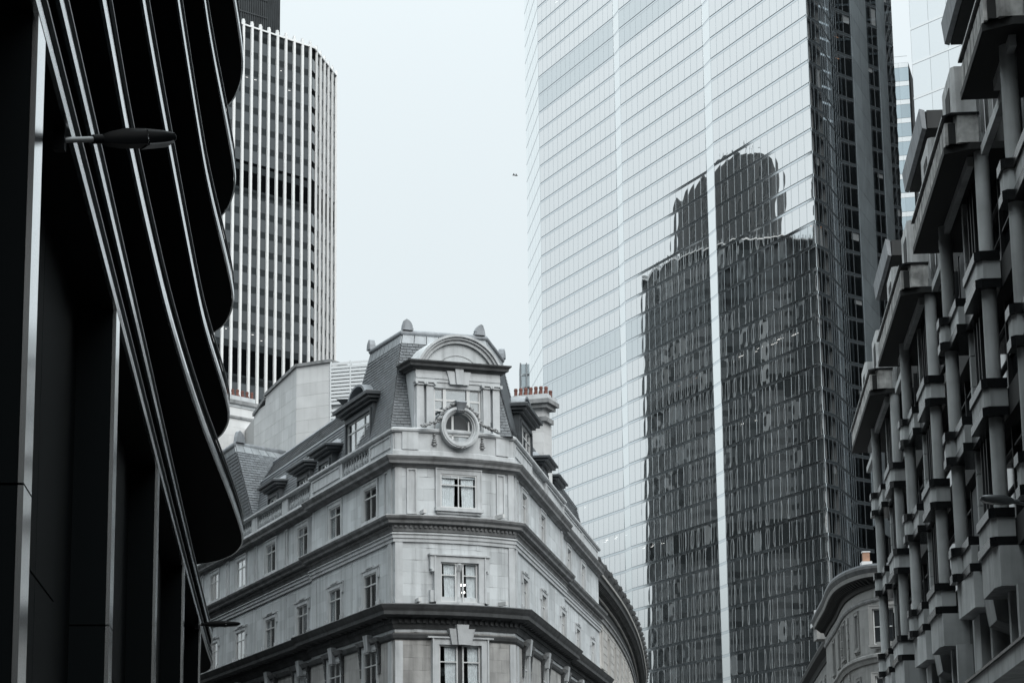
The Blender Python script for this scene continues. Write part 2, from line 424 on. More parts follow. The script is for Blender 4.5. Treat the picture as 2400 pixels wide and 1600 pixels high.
for nm, PP, n0, n1 in (('pavement', PA, -2.6, -1.0), ('pavement', PF, 4.7, 6.6)):
    g = MB(); q = [PP(-60, n0), PP(95, n0), PP(95, n1), PP(-60, n1)]
    g.prism([(v.x, v.y) for v in (q if PP is PA else q)][::-1], -.02, .11); structure(nm, g, PAVE)
    e = n1 if PP is PA else n0; e2 = e + (.12 if PP is PA else -.12)
    g = MB(); q = [PP(-60, e), PP(95, e), PP(95, e2), PP(-60, e2)]; g.prism([(v.x, v.y) for v in q], -.02, .114); structure('kerb', g, KERB)
for PP, n0 in ((PA, -.72), (PF, 4.35)):
    g = MB(); q = [PP(-60, n0, -.008), PP(95, n0, -.008), PP(95, n0 + .08, -.008), PP(-60, n0 + .08, -.008)]; g.poly(*q); structure('road_marking', g, PAINT)

# ------------------------------------------------------------------ black office building (near, left)
def catmull(p, n=6):
    r = []
    for i in range(len(p) - 1):
        a = p[max(0, i - 1)]; b = p[i]; c = p[i + 1]; d = p[min(len(p) - 1, i + 2)]
        for k in range(n):
            t = k / n
            r.append(tuple(.5 * (2 * b[j] + (c[j] - a[j]) * t + (2 * a[j] - 5 * b[j] + 4 * c[j] - d[j]) * t * t + (3 * b[j] - a[j] - 3 * c[j] + d[j]) * t ** 3) for j in (0, 1)))
    return r + [p[-1]]
def black_building():
    t = thing('black_office_building', 'black office block with polished steel edged floor bands and rounded corner', 'office building', PA(0, -4))
    up = catmull([(-12, -2.21), (10, -2.21), (29, -2.21), (37, -2.21), (47, -2.08), (58, -1.87), (63, -1.72), (69, -1.46), (72.5, -1.33), (74.5, -1.31), (76, -1.4), (77.5, -1.6), (78.6, -1.88), (79.6, -2.3), (80.4, -2.95), (80.9, -3.9), (81, -5.5), (81, -12)])
    low = catmull([(-12, -2.21), (30, -2.21), (60, -2.21), (82, -2.17), (87.5, -2.13), (89.5, -2.17), (91, -2.3), (92.3, -2.6), (93.3, -3.2), (93.8, -4.2), (94, -6), (94, -12)])
    def slab(pl, z, st, tot, dn=0., ds=0.):
        def e_(s, a, b): q = max(0., min(1., (s - a) / (b - a))); return q * q * (3 - 2 * q)
        W = [PA(s + ds * e_(s, 60, 76), n + dn * e_(s, 44, 76)) for s, n in pl]; path = Path(W)
        inner = [(x - .06 * nx, y - .06 * ny) for x, y, nx, ny in path.sub(0, path.len)]
        e = PA(-12, -12); b = MB(); b.prism(inner[::-1] + [(e.x, e.y)], z, z + tot - .02)
        sl = part('floor_band', b, BLACKM, t)
        b = MB(); b.sweep(path.sub(0, path.len), [(-.05, z - .008), (0, z - .008), (.012, z + st * .5), (0, z + st), (-.05, z + st)]); part('steel_edge', b, STEEL, sl, smooth=False)
        b = MB(); b.sweep(path.sub(0, path.len), [(-.05, z + tot - .035), (.0, z + tot - .035), (.0, z + tot + .005), (-.05, z + tot + .005)]); part('edge_lip', b, STEEL_D, sl)
    slab(low, 9.65, .15, .40); slab(low, 10.52, .16, .40)
    for z, dn, ds in ((12.68, .37, 3.6), (15.9, -.05, -.7), (19.7, .02, -.2), (23.7, .02, .3), (27.7, .22, .6), (31.8, .22, .6)): slab(up, z, .24, .66, dn, ds)
    def wall(pl, inset, z0, z1, m_, nm):
        path = Path([PA(s, n) for s, n in pl]); inn = [(x - inset * nx, y - inset * ny) for x, y, nx, ny in path.sub(0, path.len)]
        e = PA(-12, -12); b = MB(); b.prism(inn[::-1] + [(e.x, e.y)], z0, z1); return part(nm, b, m_, t)
    up2 = [(-12, -2.21), (37, -2.21), (58, -1.9), (72, -1.4), (76, -2.2), (78.5, -4), (79, -12)]
    wall(up2, 1.5, 10.9, 34, BGLASS, 'glazed_wall')
    wall([(-12, -2.21), (88, -2.21), (91, -3.5), (91.8, -12)], .55, 0, 10.5, BLACK, 'wall')
    for i, s in enumerate((10.6, 21.65, 33.5, 46.5, 61.2, 76.0)):
        b = MB()
        for z0, z1 in ((0.1, 5.2), (5.222, 9.64)):
            p = [PA(s, -4), PA(s + .7, -4), PA(s + .7, -2.27), PA(s, -2.27)]; b.prism([(v.x, v.y) for v in p], z0, z1)
        pi_ = part('pilaster', b, BLACK, t)
        for z0, z1 in ((0.1, 5.2), (5.222, 9.64)):
            b = MB(); p = [PA(s - .01, -2.268), PA(s + .71, -2.268), PA(s + .71, -2.215), PA(s - .01, -2.215)]; b.prism([(v.x, v.y) for v in p], z0, z1); part('steel_face', b, STEEL, pi_)
        b = MB(); p = [PA(s + .78, -2.76), PA(s + 1.5, -2.76), PA(s + 1.5, -2.70), PA(s + .78, -2.70)]; b.prism([(v.x, v.y) for v in p], .3, 8.9); part('glass_strip', b, STEEL_D if False else BGLASS, t)
        for q in range(3):   # cladding panels between the fins
            L_ = (9.3, 9.3, 11.1, 12.8, 12.9, 10.)[i] - .1; s0 = s + 1.55 + (L_ - 1.5) * q / 3
            for z0, z1 in ((.1, 5.2), (5.23, 9.6)):
                b = MB(); p = [PA(s0, -2.8), PA(s0 + (L_ - 1.5) / 3 - .03, -2.8), PA(s0 + (L_ - 1.5) / 3 - .03, -2.735), PA(s0, -2.735)]; b.prism([(v.x, v.y) for v in p], z0, z1); part('panel', b, BLACK, t)
black_building()

# ------------------------------------------------------------------ ribbed tower (distant, left of centre)
def ribbed_tower():
    t = thing('ribbed_tower', 'tall office tower striped with white vertical ribs over dark windows', 'tower', (-55, 470, 0)); pb = base(t)
    rm_cache = {}
    def leaf(pts, top, i_front, sp_front, sp_side, i_side, rows, span_z, sel_n, z_lo, lights=()):
        PB = Path(pts)
        b = MB(); b.prism([tuple(p) for p in PB.p][::-1], 0, top - .5); part('body', b, BVOID, t)
        e = PB.c[-3]
        b = MB(); b.sweep(PB.sub(0, e), [(.02, top - .9), (.35, top - .9), (.35, top - .6), (.02, top - .6)]); part('parapet_rail', b, RIB, t)
        us = []; u = PB.c[i_front] - .5
        while u > .4: us.append(u); u -= sp_front
        us = us[::-1]; u = PB.c[i_front] + 1.5
        while u < PB.c[i_side]: us.append(u); u += sp_side
        while u < e: us.append(u); u += 2.3
        if top not in rm_cache:
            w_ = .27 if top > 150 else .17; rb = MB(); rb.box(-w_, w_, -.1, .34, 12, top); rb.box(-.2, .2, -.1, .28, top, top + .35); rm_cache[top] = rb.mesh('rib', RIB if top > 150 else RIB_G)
        for u in us: put('rib', rm_cache[top], t, PB.frame(u, 0, 0), pb)
        bands = MB(); panes = []
        for a, c in zip(us, us[1:]):
            wd = c - a - .54; mid = (a + c) / 2
            for z in rows: panes.append((mid, z - 2.37, wd))
            for z0, z1 in [(r + .02, r + 1.25) for r in rows] + span_z:
                q0 = PB.P(a + .28, .03, z0); q1 = PB.P(c - .28, .03, z0); bands.poly(q0, q1, (q1.x, q1.y, z1), (q0.x, q0.y, z1))
        part('spandrel', bands, BSPAN, t, kind='stuff')
        front = [p for p in panes if p[1] > z_lo and p[0] < PB.c[i_side]]; front.sort(key=lambda p: (PB.P(p[0], 0, p[1]) - EYE).length)
        sel = set(front[:sel_n]); rest = MB(); pane = MB(); pane.box(-.5, .5, -.04, .04, 0, 2.37); pme = pane.mesh('window_pane', BPANE)
        for p in panes:
            F_ = PB.frame(p[0], .03, p[1])
            if p in sel: put('window_pane', pme, t, F_ @ Matrix.Rotation(radians(R.uniform(-.4, .4)), 4, 'X') @ Matrix.Diagonal((p[2], 1, 1, 1)), pb)
            else:
                x = p[2] / 2; rest.poly(*[F_ @ Vector(q) for q in ((-x, .04, 0), (x, .04, 0), (x, .04, 2.37), (-x, .04, 2.37))])
        part('window_pane', rest, BPANE, t, kind='stuff')
        lt = MB(); us2 = [u for u in us if u < PB.c[i_front]]; n2 = len(us2)
        for i, r, dz in lights:
            if i < n2 - 1:
                F_ = PB.frame(us2[n2 - 2 - i] + 1.05, .1, rows[r] - dz); x = R.uniform(.15, .3); lt.poly(*[F_ @ Vector(q) for q in ((-x, .0, 0), (x, .0, -.05), (x, .0, .05), (-x, .0, .10))])
        if lt.f: part('ceiling_light', lt, LIGHT_F, t, kind='stuff')
    rows = [158.69 - 3.64 * k for k in range(7)] + [127.62 - 3.64 * k for k in range(8)] + [92 - 3.64 * k for k in range(20)]
    leaf([(-57.5, 424.3), (-39.59, 444.24), (-38.7, 445.1), (-37.9, 446.2), (-34.84, 462.8), (-35.4, 466.5), (-40, 469), (-48, 470), (-75, 460)], 161.9, 1, 2.17, 3.0, 4, rows,
         [(158.75, 161.3), (132.6, 133.9), (128.2, 129.3), (98.5, 99.7), (92.2, 93.6)], 300, 84,
         [(2, 1, .7), (6, 2, .5), (5, 2, .5), (1, 2, .5), (4, 14, 1.4), (5, 14, .6), (8, 14, .5)])
    r2 = [142 - 3.64 * k for k in range(35) if k not in (8, 17, 18)]
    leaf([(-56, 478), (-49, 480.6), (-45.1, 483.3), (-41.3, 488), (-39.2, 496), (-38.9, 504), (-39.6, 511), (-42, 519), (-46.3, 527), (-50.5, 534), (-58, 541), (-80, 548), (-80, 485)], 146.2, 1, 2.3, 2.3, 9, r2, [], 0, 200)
    KP = Path([(-98, 536), (-74, 508.5), (-66, 503), (-60, 500.2), (-56.5, 499.8), (-54.2, 501), (-53.2, 504), (-54.5, 509), (-57, 515), (-61, 524), (-66, 534), (-75, 546)])
    b = MB(); b.prism([tuple(p) for p in KP.p][::-1], 120, 171.6); co = part('core_shaft', b, CORE, t)
    b = MB(); u = .2
    def fin(P_, u, z0, z1):
        F_ = P_.frame(u, 0, 0); return [F_ @ Vector(q) for q in ((-.14, -.02, z0), (.14, -.02, z0), (.08, .2, z0), (-.08, .2, z0), (-.14, -.02, z1), (.14, -.02, z1), (.08, .2, z1), (-.08, .2, z1))]
    while u < KP.len: b.box8(fin(KP, u, 130, 171.6)); u += .6
    part('cladding_fin', b, CORE, co, kind='stuff')
    b = MB()
    for x, y, h in ((-55.5, 503, 3.2), (-57, 511, 2.4), (-58, 503, 3.6), (-56, 507, 2)): b.tube([(x, y, 171.6), (x, y, 171.6 + h)], .10, 5); b.tube([(x - .6, y, 171.6 + h * .7), (x + .6, y, 171.6 + h * .7)], .06, 5)
    part('aerial', b, LAMPD, co)
    SP_ = Path([(-66, 436.5), (-47.95, 454.45), (-45.65, 457.1), (-46.4, 463), (-50, 468), (-66, 470)])
    b = MB(); b.prism([tuple(p) for p in SP_.p][::-1], 130, 195); sh = part('lift_shaft', b, CORE, t)
    b = MB(); u = .3
    while u < SP_.c[2]: b.box8(fin(SP_, u, 150, 195)); u += .55
    z = 163
    while z < 195: b.sweep(SP_.sub(0, SP_.c[1]), [(.0, z), (.24, z), (.24, z + .25), (0, z + .25)]); z += 3.64
    part('cladding_fin', b, CORE, sh, kind='stuff')
    b = MB(); b.tube([(-41.5, 448, 161.4), (-40.6, 449, 163.6), (-39.6, 450, 162.4)], .05, 5); part('roof_davit', b, LAMPM, t)
ribbed_tower()

# ------------------------------------------------------------------ mirror glass tower
def glass_tower():
    t = thing('glass_tower', 'huge faceted glass skyscraper reflecting the ribbed tower and the white sky', 'skyscraper', (55, 470, 0))
    pts = [(3.9, 538.4), (6.67, 512.03), (21.8, 474.58), (22.79, 470.28), (36.92, 435.31), (37.94, 430.87), (51.78, 396.63), (54.41, 400.69), (59.49, 415.86), (62.67, 419.04), (67.93, 434.76), (70.43, 437.27), (73.31, 445.86), (75.0, 447.05), (76.5, 475), (74, 540)]
    PE = Path(pts); pb = base(t); ZF = 58.1; PT = 4.108; Z0 = ZF - 8 * PT; NF = 44
    zs = [Z0 + PT * k for k in range(NF)]; top = zs[-1] + PT
    b = MB(); b.prism([tuple(p) for p in PE.p][::-1], 0, Z0 - .1); part('podium', b, ESPAN, t)
    poly = [tuple(v) for v in [Vector(q[:2]) - Vector(q[2:]) * .75 for q in PE.sub(0, PE.len)]]
    b = MB(); b.prism([(12, 522), (28, 482), (43, 444), (54.6, 413.5), (59, 427), (67, 446), (72, 470), (70, 530)][::-1], Z0, top); part('core_wall', b, EFLOOR, t)
    b = MB(); b.prism(poly[::-1], 0, .4); fm = b.mesh('floor_slab', EFLOOR, off=(pb.x, pb.y, 0))
    for z in zs + [top]: put('floor_slab', fm, t, Matrix.Translation((pb.x, pb.y, z - .45)), pb)
    TILT = radians(1.0)
    def pillow(w_, h, s, nx=5, nz=7):
        b = MB(); P_ = []
        for k in range(nz + 1):
            for i in range(nx + 1):
                x, z = i / nx, k / nz; bu = s * (1 - (2 * x - 1) ** 2) * (1 - (2 * z - 1) ** 4)
                P_.append(((x - .5) * w_, bu + h * (1 - z) * tan(TILT), z * h))
        b.v = P_
        for k in range(nz):
            for i in range(nx):
                a = k * (nx + 1) + i; b.f.append((a, a + 1, a + nx + 2, a + nx + 1))
        return b
    blind = {k for k in range(NF) if abs(zs[k] + 2 - 109) < 4 or abs(zs[k] + 2 - 172) < 4}
    KB = int((69 - Z0) / PT); mull, span, rail = {}, {}, {}; blinds = MB()
    jobs = []
    facets = [(1, 16, EGLASS, 1), (3, 14, EGLASS, 1), (5, 14, EGLASS, 1), (0, 5, EGLASS_S, 0), (2, 1, EGLASS_S, 0), (4, 1, EGLASS_S, 0),
              (6, 3, ESIDE, 0), (7, 8, ESIDE, 0), (8, 2, ESIDE, 0), (10, 2, ESIDE, 0), (12, 2, ESIDE, 0), (13, 6, ESIDE, 0)]
    for i, n, gm, tilt in facets:
        u0, u1 = PE.c[i], PE.c[i + 1]; w_ = (u1 - u0) / n; h = PT - .55
        for var in range(3):
            s = (.0042, .003, -.003)[var] if tilt else (.004, -.004, .0)[var]
            if tilt: mb = pillow(w_ - .08, h, s)
            else:
                mb = MB(); x = w_ / 2 - .04; mb.v = [(-x, .02, 0), (x, .02, 0), (x, .02, h), (-x, .02, h)]; mb.f = [(0, 1, 2, 3)]
            me = mb.mesh('glass_pane', gm, smooth=True); me2 = mb.mesh('glass_pane', EGLASS2 if tilt else gm, smooth=True)
            jobs.append((i, var, me, me2, mb))
        meshes = {(q[0], q[1]): q for q in jobs}
        for k, z in enumerate(zs):
            F0 = PE.frame((u0 + u1) / 2, 0, z); W_ = (u1 - u0) / 2
            d = h * tan(TILT) if tilt else 0
            sd_ = i >= 6
            span.setdefault(sd_, MB()).box8([F0 @ Vector(q) for q in ((-W_, -.12, h + .05), (W_, -.12, h + .05), (W_, -.01, h + .05), (-W_, -.01, h + .05), (-W_, -.12, PT - .05), (W_, -.12, PT - .05), (W_, -.01, PT - .05), (-W_, -.01, PT - .05))])
            for y, zz in ((d + .02, -.05), (.02, h - .01)):
                rail.setdefault(sd_, MB()).box8([F0 @ Vector(q) for q in ((-W_, y - .14, zz), (W_, y - .14, zz), (W_, y, zz), (-W_, y, zz), (-W_, y - .14, zz + .05), (W_, y - .14, zz + .05), (W_, y, zz + .05), (-W_, y, zz + .05))])
            for j in range(n + 1):
                if j in (0, n) and not tilt and i not in (6, 7): continue
                x = -W_ + j * w_; x = max(-W_ + .05, min(W_ - .05, x)); a = .04; q_ = .07 if sd_ else .03
                mull.setdefault(sd_, MB()).box8([F0 @ Vector(q) for q in ((x - a, d - .08, 0), (x + a, d - .08, 0), (x + a, d + q_, 0), (x - a, d + q_, 0), (x - a, -.08, h), (x + a, -.08, h), (x + a, q_, h), (x - a, q_, h))])
            for j in range(n):
                if (k in blind and i < 6) or R.random() < .06 or (k == KB and i in (3, 5)):
                    x = -W_ + (j + .5) * w_; hh = h if k in blind else h * R.choice((.25, .4, 1))
                    if k == KB and i in (3, 5): hh = h * .97; x += 0
                    blinds.poly(*[F0 @ Vector(q) for q in ((x - w_ / 2 + .05, -.25, h - hh), (x + w_ / 2 - .05, -.25, h - hh), (x + w_ / 2 - .05, -.25, h), (x - w_ / 2 + .05, -.25, h))])
    rest = {}; cnt = 0
    order = []
    for i, n, gm, tilt in facets:
        u0, u1 = PE.c[i], PE.c[i + 1]; w_ = (u1 - u0) / n
        for k, z in enumerate(zs):
            for j in range(n): order.append((i, u0 + (j + .5) * w_, z, k, tilt))
    order.sort(key=lambda q: (PE.P(q[1], 0, q[2]) - EYE).length + (0 if q[0] in (5, 3) and q[2] > 34 else 900))
    for q in order:
        i, u, z, k, tilt = q; mm = meshes[(i, R.choice((0, 0, 1, 2)))]
        F_ = PE.frame(u, 0, z) @ Matrix.Rotation(radians(R.gauss(0, .07)) if tilt else 0, 4, 'Z') @ Matrix.Rotation(radians(R.gauss(0, .06)) if tilt else 0, 4, 'X')
        bl = k in blind and tilt
        if cnt < 300: put('glass_pane', mm[3] if bl else mm[2], t, F_, pb); cnt += 1
        else:
            key = (mm[3] if bl else mm[2]).materials[0]; b = rest.setdefault(key.name, MB()); o = len(b.v); b.v += [tuple(F_ @ Vector(v)) for v in mm[4].v]; b.f += [tuple(o + x for x in f) for f in mm[4].f]
    for nm, b in rest.items(): part('glass_pane', b, bpy.data.materials[nm], t, smooth=True, kind='stuff')
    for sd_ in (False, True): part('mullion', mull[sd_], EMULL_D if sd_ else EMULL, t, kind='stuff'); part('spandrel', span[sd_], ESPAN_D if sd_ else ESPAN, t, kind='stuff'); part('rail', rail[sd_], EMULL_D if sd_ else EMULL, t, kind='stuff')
    part('roller_blind', blinds, EBLIND, t, kind='stuff')
    cm = MB(); cm.box(-.45, .45, -1.7, -.95, Z0, top); cme = cm.mesh('column', ECOL)
    for i in (1, 3, 5, 6, 7):
        n = 4 if i < 6 else (1 if i == 6 else 2)
        for j in range(n): put('column', cme, t, PE.frame(PE.c[i] + (j + .5) / n * (PE.c[i + 1] - PE.c[i]), 0, 0), pb)
    for i in (9, 11):   # long grey panelled returns
        u0, u1 = PE.c[i], PE.c[i + 1]
        n = 2
        for k, z in enumerate(zs):
            for j in range(n):
                F0 = PE.frame(u0 + (j + .5) * (u1 - u0) / n, 0, z); W_ = (u1 - u0) / n / 2
                if z > 60:
                    b = MB(); b.box8([F0 @ Vector(q) for q in ((-W_ + .05, -.2, .06), (W_ - .05, -.2, .06), (W_ - .05, .12, .06), (-W_ + .05, .12, .06), (-W_ + .05, -.2, PT), (W_ - .05, -.2, PT), (W_ - .05, .12, PT), (-W_ + .05, .12, PT))])
                    part('cladding_panel', b, EPANEL, t)
        b = MB(); sheet(PE, u0, u1, Z0, top, [], -.1, b); part('backing_wall', b, BVOID, t)
    def tubes(i, f0, f1, z, n, m_, dz=0, depth=-1.2, ln=1.2):
        b = MB(); k = int((z - Z0) / PT); zc = zs[k] + PT - .75
        for j in range(n):
            u = PE.c[i] + (f0 + (f1 - f0) * (j + .5) / n) * (PE.c[i + 1] - PE.c[i]); F_ = PE.frame(u, depth - .8 * (j % 2), zc)
            b.box8([F_ @ Vector(q) for q in ((-ln / 2, -.06, 0), (ln / 2, -.06, 0), (ln / 2, .06, 0), (-ln / 2, .06, 0), (-ln / 2, -.06, .06), (ln / 2, -.06, .06), (ln / 2, .06, .06), (-ln / 2, .06, .06))])
        part('ceiling_light', b, m_, t)
    tubes(5, .1, .72, 94, 6, LIGHT, ln=2.4); tubes(5, .55, .98, 108, 4, LIGHT_W, ln=2.6); tubes(3, .05, .3, 65, 4, LIGHT); tubes(1, .55, .95, 67, 6, LIGHT); tubes(1, .1, .45, 191, 10, LIGHT, ln=.5)
    tubes(3, .05, .25, 70, 3, LIGHT); tubes(5, .1, .3, 81, 2, LIGHT, ln=.8); tubes(3, .5, .8, 92, 3, LIGHT_W, ln=1); tubes(6, .1, .9, 108, 2, LIGHT_W, ln=1.4); tubes(1, .2, .5, 75, 3, LIGHT)
    for z in (172, 168, 157, 150, 146): tubes(8, .15, .55, z, 1, LIGHT_W, ln=1.3)
    for z in (149, 141, 137): tubes(10, .2, .5, z, 1, LIGHT, ln=.6)
glass_tower()

# ------------------------------------------------------------------ further towers
def pale_tower():
    az = radians(-34); d = Vector((sin(az), cos(az))); p0 = Vector((112.05, 638.1)); t = thing('pale_glass_tower', 'pale white panelled glass tower rising behind the concrete roofline', 'tower', (125, 640, 0))
    q = p0 - d * 46; PT_ = Path([p0 + Vector((3, 14)), p0, q, q + Vector((20, 20)), p0 + Vector((26, 30))]); pb = base(t)
    b = MB(); b.prism([tuple(p) for p in PT_.p][::-1], 0, 430); part('body', b, EFLOOR, t)
    H = 10.1; z = 222.4 - H * 12; pan = MB(); pan.box(-.5, .5, 0, .12, .75, H - .05); pme = pan.mesh('glass_panel', E2P); rl = MB(); rl.box(-.5, .5, .0, .22, 0.02, .7); rme = rl.mesh('rail', E2B)
    k = 0
    while z < 415:
        for j in range(6):
            u = PT_.c[1] + .15 + (j + .5) * 7.15
            if z > 90: put('glass_panel', pme, t, PT_.frame(u, 0, z) @ Matrix.Diagonal((7.06, 1, 1, 1)), pb); put('rail', rme, t, PT_.frame(u, 0, z) @ Matrix.Diagonal((7.15, 1, 1, 1)), pb)
        z += H
    t2 = thing('stair_tower', 'slim blue grey glazed stair tower beside the white panelled tower', 'tower', (107, 648, 0)); pb = base(t2)
    SP = Path([(105.6, 660), (106.9, 645.6), (112.0, 644.2), (116, 660)])
    b = MB(); b.prism([tuple(p) for p in SP.p][::-1], 0, 225.5); part('body', b, EFLOOR, t2)
    a = MB(); a.box(-.5, .5, 0, .1, .0, 3.9); am = a.mesh('glass_panel', E2S); c = MB(); c.box(-.5, .5, .0, .16, 3.95, 5.3); cm = c.mesh('pale_band', E2B); dk = MB(); dk.lathe((0, 0, 0), [(1.5, .1), (1.65, 2.6), (1.5, 5.2)], 10); dm = dk.mesh('dark_bay', BPANE, True)
    z = 225.5 - 5.4; 
    while z > 60:
        for u, w_ in ((SP.c[1] + 1.35, 2.6), (SP.c[1] + 3.98, 2.6)):
            put('glass_panel', am, t2, SP.frame(u, 0, z) @ Matrix.Diagonal((w_, 1, 1, 1)), pb); put('pale_band', cm, t2, SP.frame(u, 0, z) @ Matrix.Diagonal((w_, 1, 1, 1)), pb)
        put('dark_bay', dm, t2, Matrix.Translation((107.3, 646.2, z - 3)), pb); z -= 5.4
    b = MB(); b.tube([(107, 645.6, 225.5), (107, 645.6, 227.6)], .06, 5); b.tube([(107, 645.6, 227.4), (111.8, 644.4, 227.4)], .05, 5); part('roof_rail', b, LAMPM, t2)
pale_tower()

def simple_far(name, label, cat, pl, z1, m_, fin=None, loc=None):
    t = thing(name, label, cat, (pl[0][0], pl[0][1], 0)); P_ = Path(pl); b = MB(); b.prism([tuple(p) for p in P_.p][::-1], 0, z1); part('body', b, m_, t)
    if fin:
        b = MB(); u = fin / 2
        while u < P_.c[2]:
            F_ = P_.frame(u, 0, 0); b.box8([F_ @ Vector(q) for q in ((-.15, 0, 2), (.15, 0, 2), (.15, .4, 2), (-.15, .4, 2), (-.15, 0, z1 + .3), (.15, 0, z1 + .3), (.15, .4, z1 + .3), (-.15, .4, z1 + .3))]); u += fin
        part('fin', b, EMULL, t, kind='stuff')
        b = MB(); z = z1 - 3.5
        while z > z1 - 60:
            b.sweep(P_.sub(0, P_.c[2]), [(0, z), (.15, z), (.15, z + .5), (0, z + .5)]); z -= 3.8
        part('floor_line', b, ESPAN, t, kind='stuff')
    return t
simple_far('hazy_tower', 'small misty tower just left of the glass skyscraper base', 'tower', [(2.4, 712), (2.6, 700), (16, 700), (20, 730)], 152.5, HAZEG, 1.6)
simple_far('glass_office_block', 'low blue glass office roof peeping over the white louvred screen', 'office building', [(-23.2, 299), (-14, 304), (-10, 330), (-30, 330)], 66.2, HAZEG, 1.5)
simple_far('dark_office_tower', 'dark office tower standing right of the glass skyscraper', 'tower', [(108, 540), (118, 455), (124, 380), (170, 380), (165, 530)], 225, CORE, 3.0)

# ------------------------------------------------------------------ stone corner building (main subject)
def corner_building():
    aL, aR = radians(-20), radians(8); dL = Vector((sin(aL), cos(aL))); dR = Vector((sin(aR), cos(aR)))
    nL = Vector((-cos(aL), sin(aL))); nR = Vector((cos(aR), -sin(aR)))
    L0 = Vector((-4.742, 94.882)); R0 = Vector((-.0386, 97.30))
    t = thing('corner_stone_building', 'pale stone flatiron corner building with slate mansard roof and round bullseye window', 'building', (-3, 100, 0)); pb = base(t)
    ch = R0 - L0; cd_ = ch.normalized(); cn = Vector((cd_.y, -cd_.x)); cl = ch.length; sg = .36
    arc = []
    for k in range(1, 12):
        f = k / 12; arc.append(L0 + ch * f + cn * sg * (1 - (2 * f - 1) ** 2))
    J = .18
    pts = [L0 + dL * 46 - nL * J, L0 + dL * 12.4 - nL * J, L0 + dL * 12.4, L0] + arc + [R0, R0 + dR * 17, R0 + dR * 17 - nR * J, R0 + dR * 34 - nR * J]
    P = Path(pts); UL = P.c[3]; UR = P.c[15]; AL = UR - UL; UJL = P.c[1]; UJR = P.c[16]; UE = P.len
    def l(u): return UL - u - (J if u > 12.4 else 0)
    def r(u): return UR + u + (J if u > 17 else 0)
    def f(x): return UL + x
    FC = AL / 2
    # openings
    Lc = [3.27, 8.57, 14.58, 20.38, 26.3, 32.2, 38.0]; Rm = [3.2, 9.2, 16.2, 23.7, 30.5]; Rt_ = [3.2, 9.2, 20.4, 26.5]
    T, Mz, W3 = (16.3, 17.68), (12.6, 14.12), (9.0, 11.0)
    ops = []; wins = []
    for c in Lc:
        for z, kind in ((T, 'plain'), (Mz, 'eared'), (W3, 'key')): wins.append((l(c), z, 1.8, kind))
    for c in Rt_: wins.append((r(c), T, 1.4, 'plain'))
    for c in Rm: wins.append((r(c), Mz, 1.4, 'eared')); wins.append((r(c), W3, 1.4, 'key'))
    FT, FM, F3 = (16.42, 17.79), (12.66, 14.24), (8.9, 10.98)
    ops = [(u - w_ / 2, u + w_ / 2, z[0], z[1]) for u, z, w_, k in wins] + [(f(FC - .8), f(FC + .8), *FT), (f(FC - .83), f(FC + .83), *FM), (f(FC - .92), f(FC + .92), *F3)]
    cnr = [UJL, UJL + J, UL, UR, UJR, UJR + J]
    masonry(P, (l(46) + .2, UE), 11.45, 18.1, ops, t, STONE, course=.48, blen=1.05, corner=cnr, limit=220)
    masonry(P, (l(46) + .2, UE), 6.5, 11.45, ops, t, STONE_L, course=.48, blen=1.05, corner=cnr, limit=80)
    b = MB(); sheet(P, 0, UE, 0, 6.5, [], -.02, b); sheet(P, 0, UE, 6.5, 18.6, ops, -.125, b); part('wall', b, MORTAR, t)
    b = MB(); sub = P.sub(.3, UE - .3); b.loft([[(x - 1.5 * nx, y - 1.5 * ny, 6), (x - 1.5 * nx, y - 1.5 * ny, 18.7)] for x, y, nx, ny in sub], False); part('interior', b, ROOM, t)
    for zf in (8.6, 12.0, 15.8, 19.0):
        b = MB(); b.loft([[(x - .15 * nx, y - .15 * ny, zf), (x - 1.5 * nx, y - 1.5 * ny, zf)] for x, y, nx, ny in sub], False); part('floor', b, ROOM, t)
    for u, z, w_, kind in wins:
        far = u < UJL - 8
        window(P, t, u, z[0], z[1], w_, depth=.05 if u < UL else .10, surround='plain' if kind == 'key' else kind, curtain=.2 if (R.random() < .4) else 0)
        if kind == 'key':
            F_ = P.frame(u, 0, 0); b = MB()
            b.box8([F_ @ Vector(q) for q in ((-.2, 0, z[1] - .05), (.2, 0, z[1] - .05), (.2, .2, z[1] - .05), (-.2, .2, z[1] - .05), (-.3, 0, z[1] + .62), (.3, 0, z[1] + .62), (.3, .27, z[1] + .62), (-.3, .27, z[1] + .62))]); part('keystone', b, STONE_T, t)
            for sgn in (-1, 1):
                b = MB(); x = sgn * (w_ / 2 + .36)
                for zz, hh, dd in ((z[1] + .02, .24, .2), (z[1] - .3, .3, .14), (z[1] - .62, .3, .10), (z[1] - 1., .34, .07)):
                    b.box8([F_ @ Vector(q) for q in ((x - .13, 0, zz), (x + .13, 0, zz), (x + .13, dd * .7, zz), (x - .13, dd * .7, zz), (x - .15, 0, zz + hh), (x + .15, 0, zz + hh), (x + .15, dd, zz + hh), (x - .15, dd, zz + hh))])
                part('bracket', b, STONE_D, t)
                b = MB(); x0, x1 = sorted((sgn * .34, sgn * (w_ / 2 + .6)))
                b.box8([F_ @ Vector(q) for q in ((x0, 0, z[1] + .27), (x1, 0, z[1] + .27), (x1, .16, z[1] + .27), (x0, .16, z[1] + .27), (x0, 0, z[1] + .42), (x1, 0, z[1] + .42), (x1, .25, z[1] + .42), (x0, .25, z[1] + .42))]); part('hood', b, STONE_C, t)
    # front windows
    window(P, t, f(FC), *FT, 1.6, surround='plain', curtain=.36, tr=(.68,), mul=(0.,))
    for sgn in (-1, 1): window(P, t, f(FC) + sgn * .47, FM[0], FM[1], .68, surround='none', curtain=.62, tr=(.68,), mul=(), lining=False)
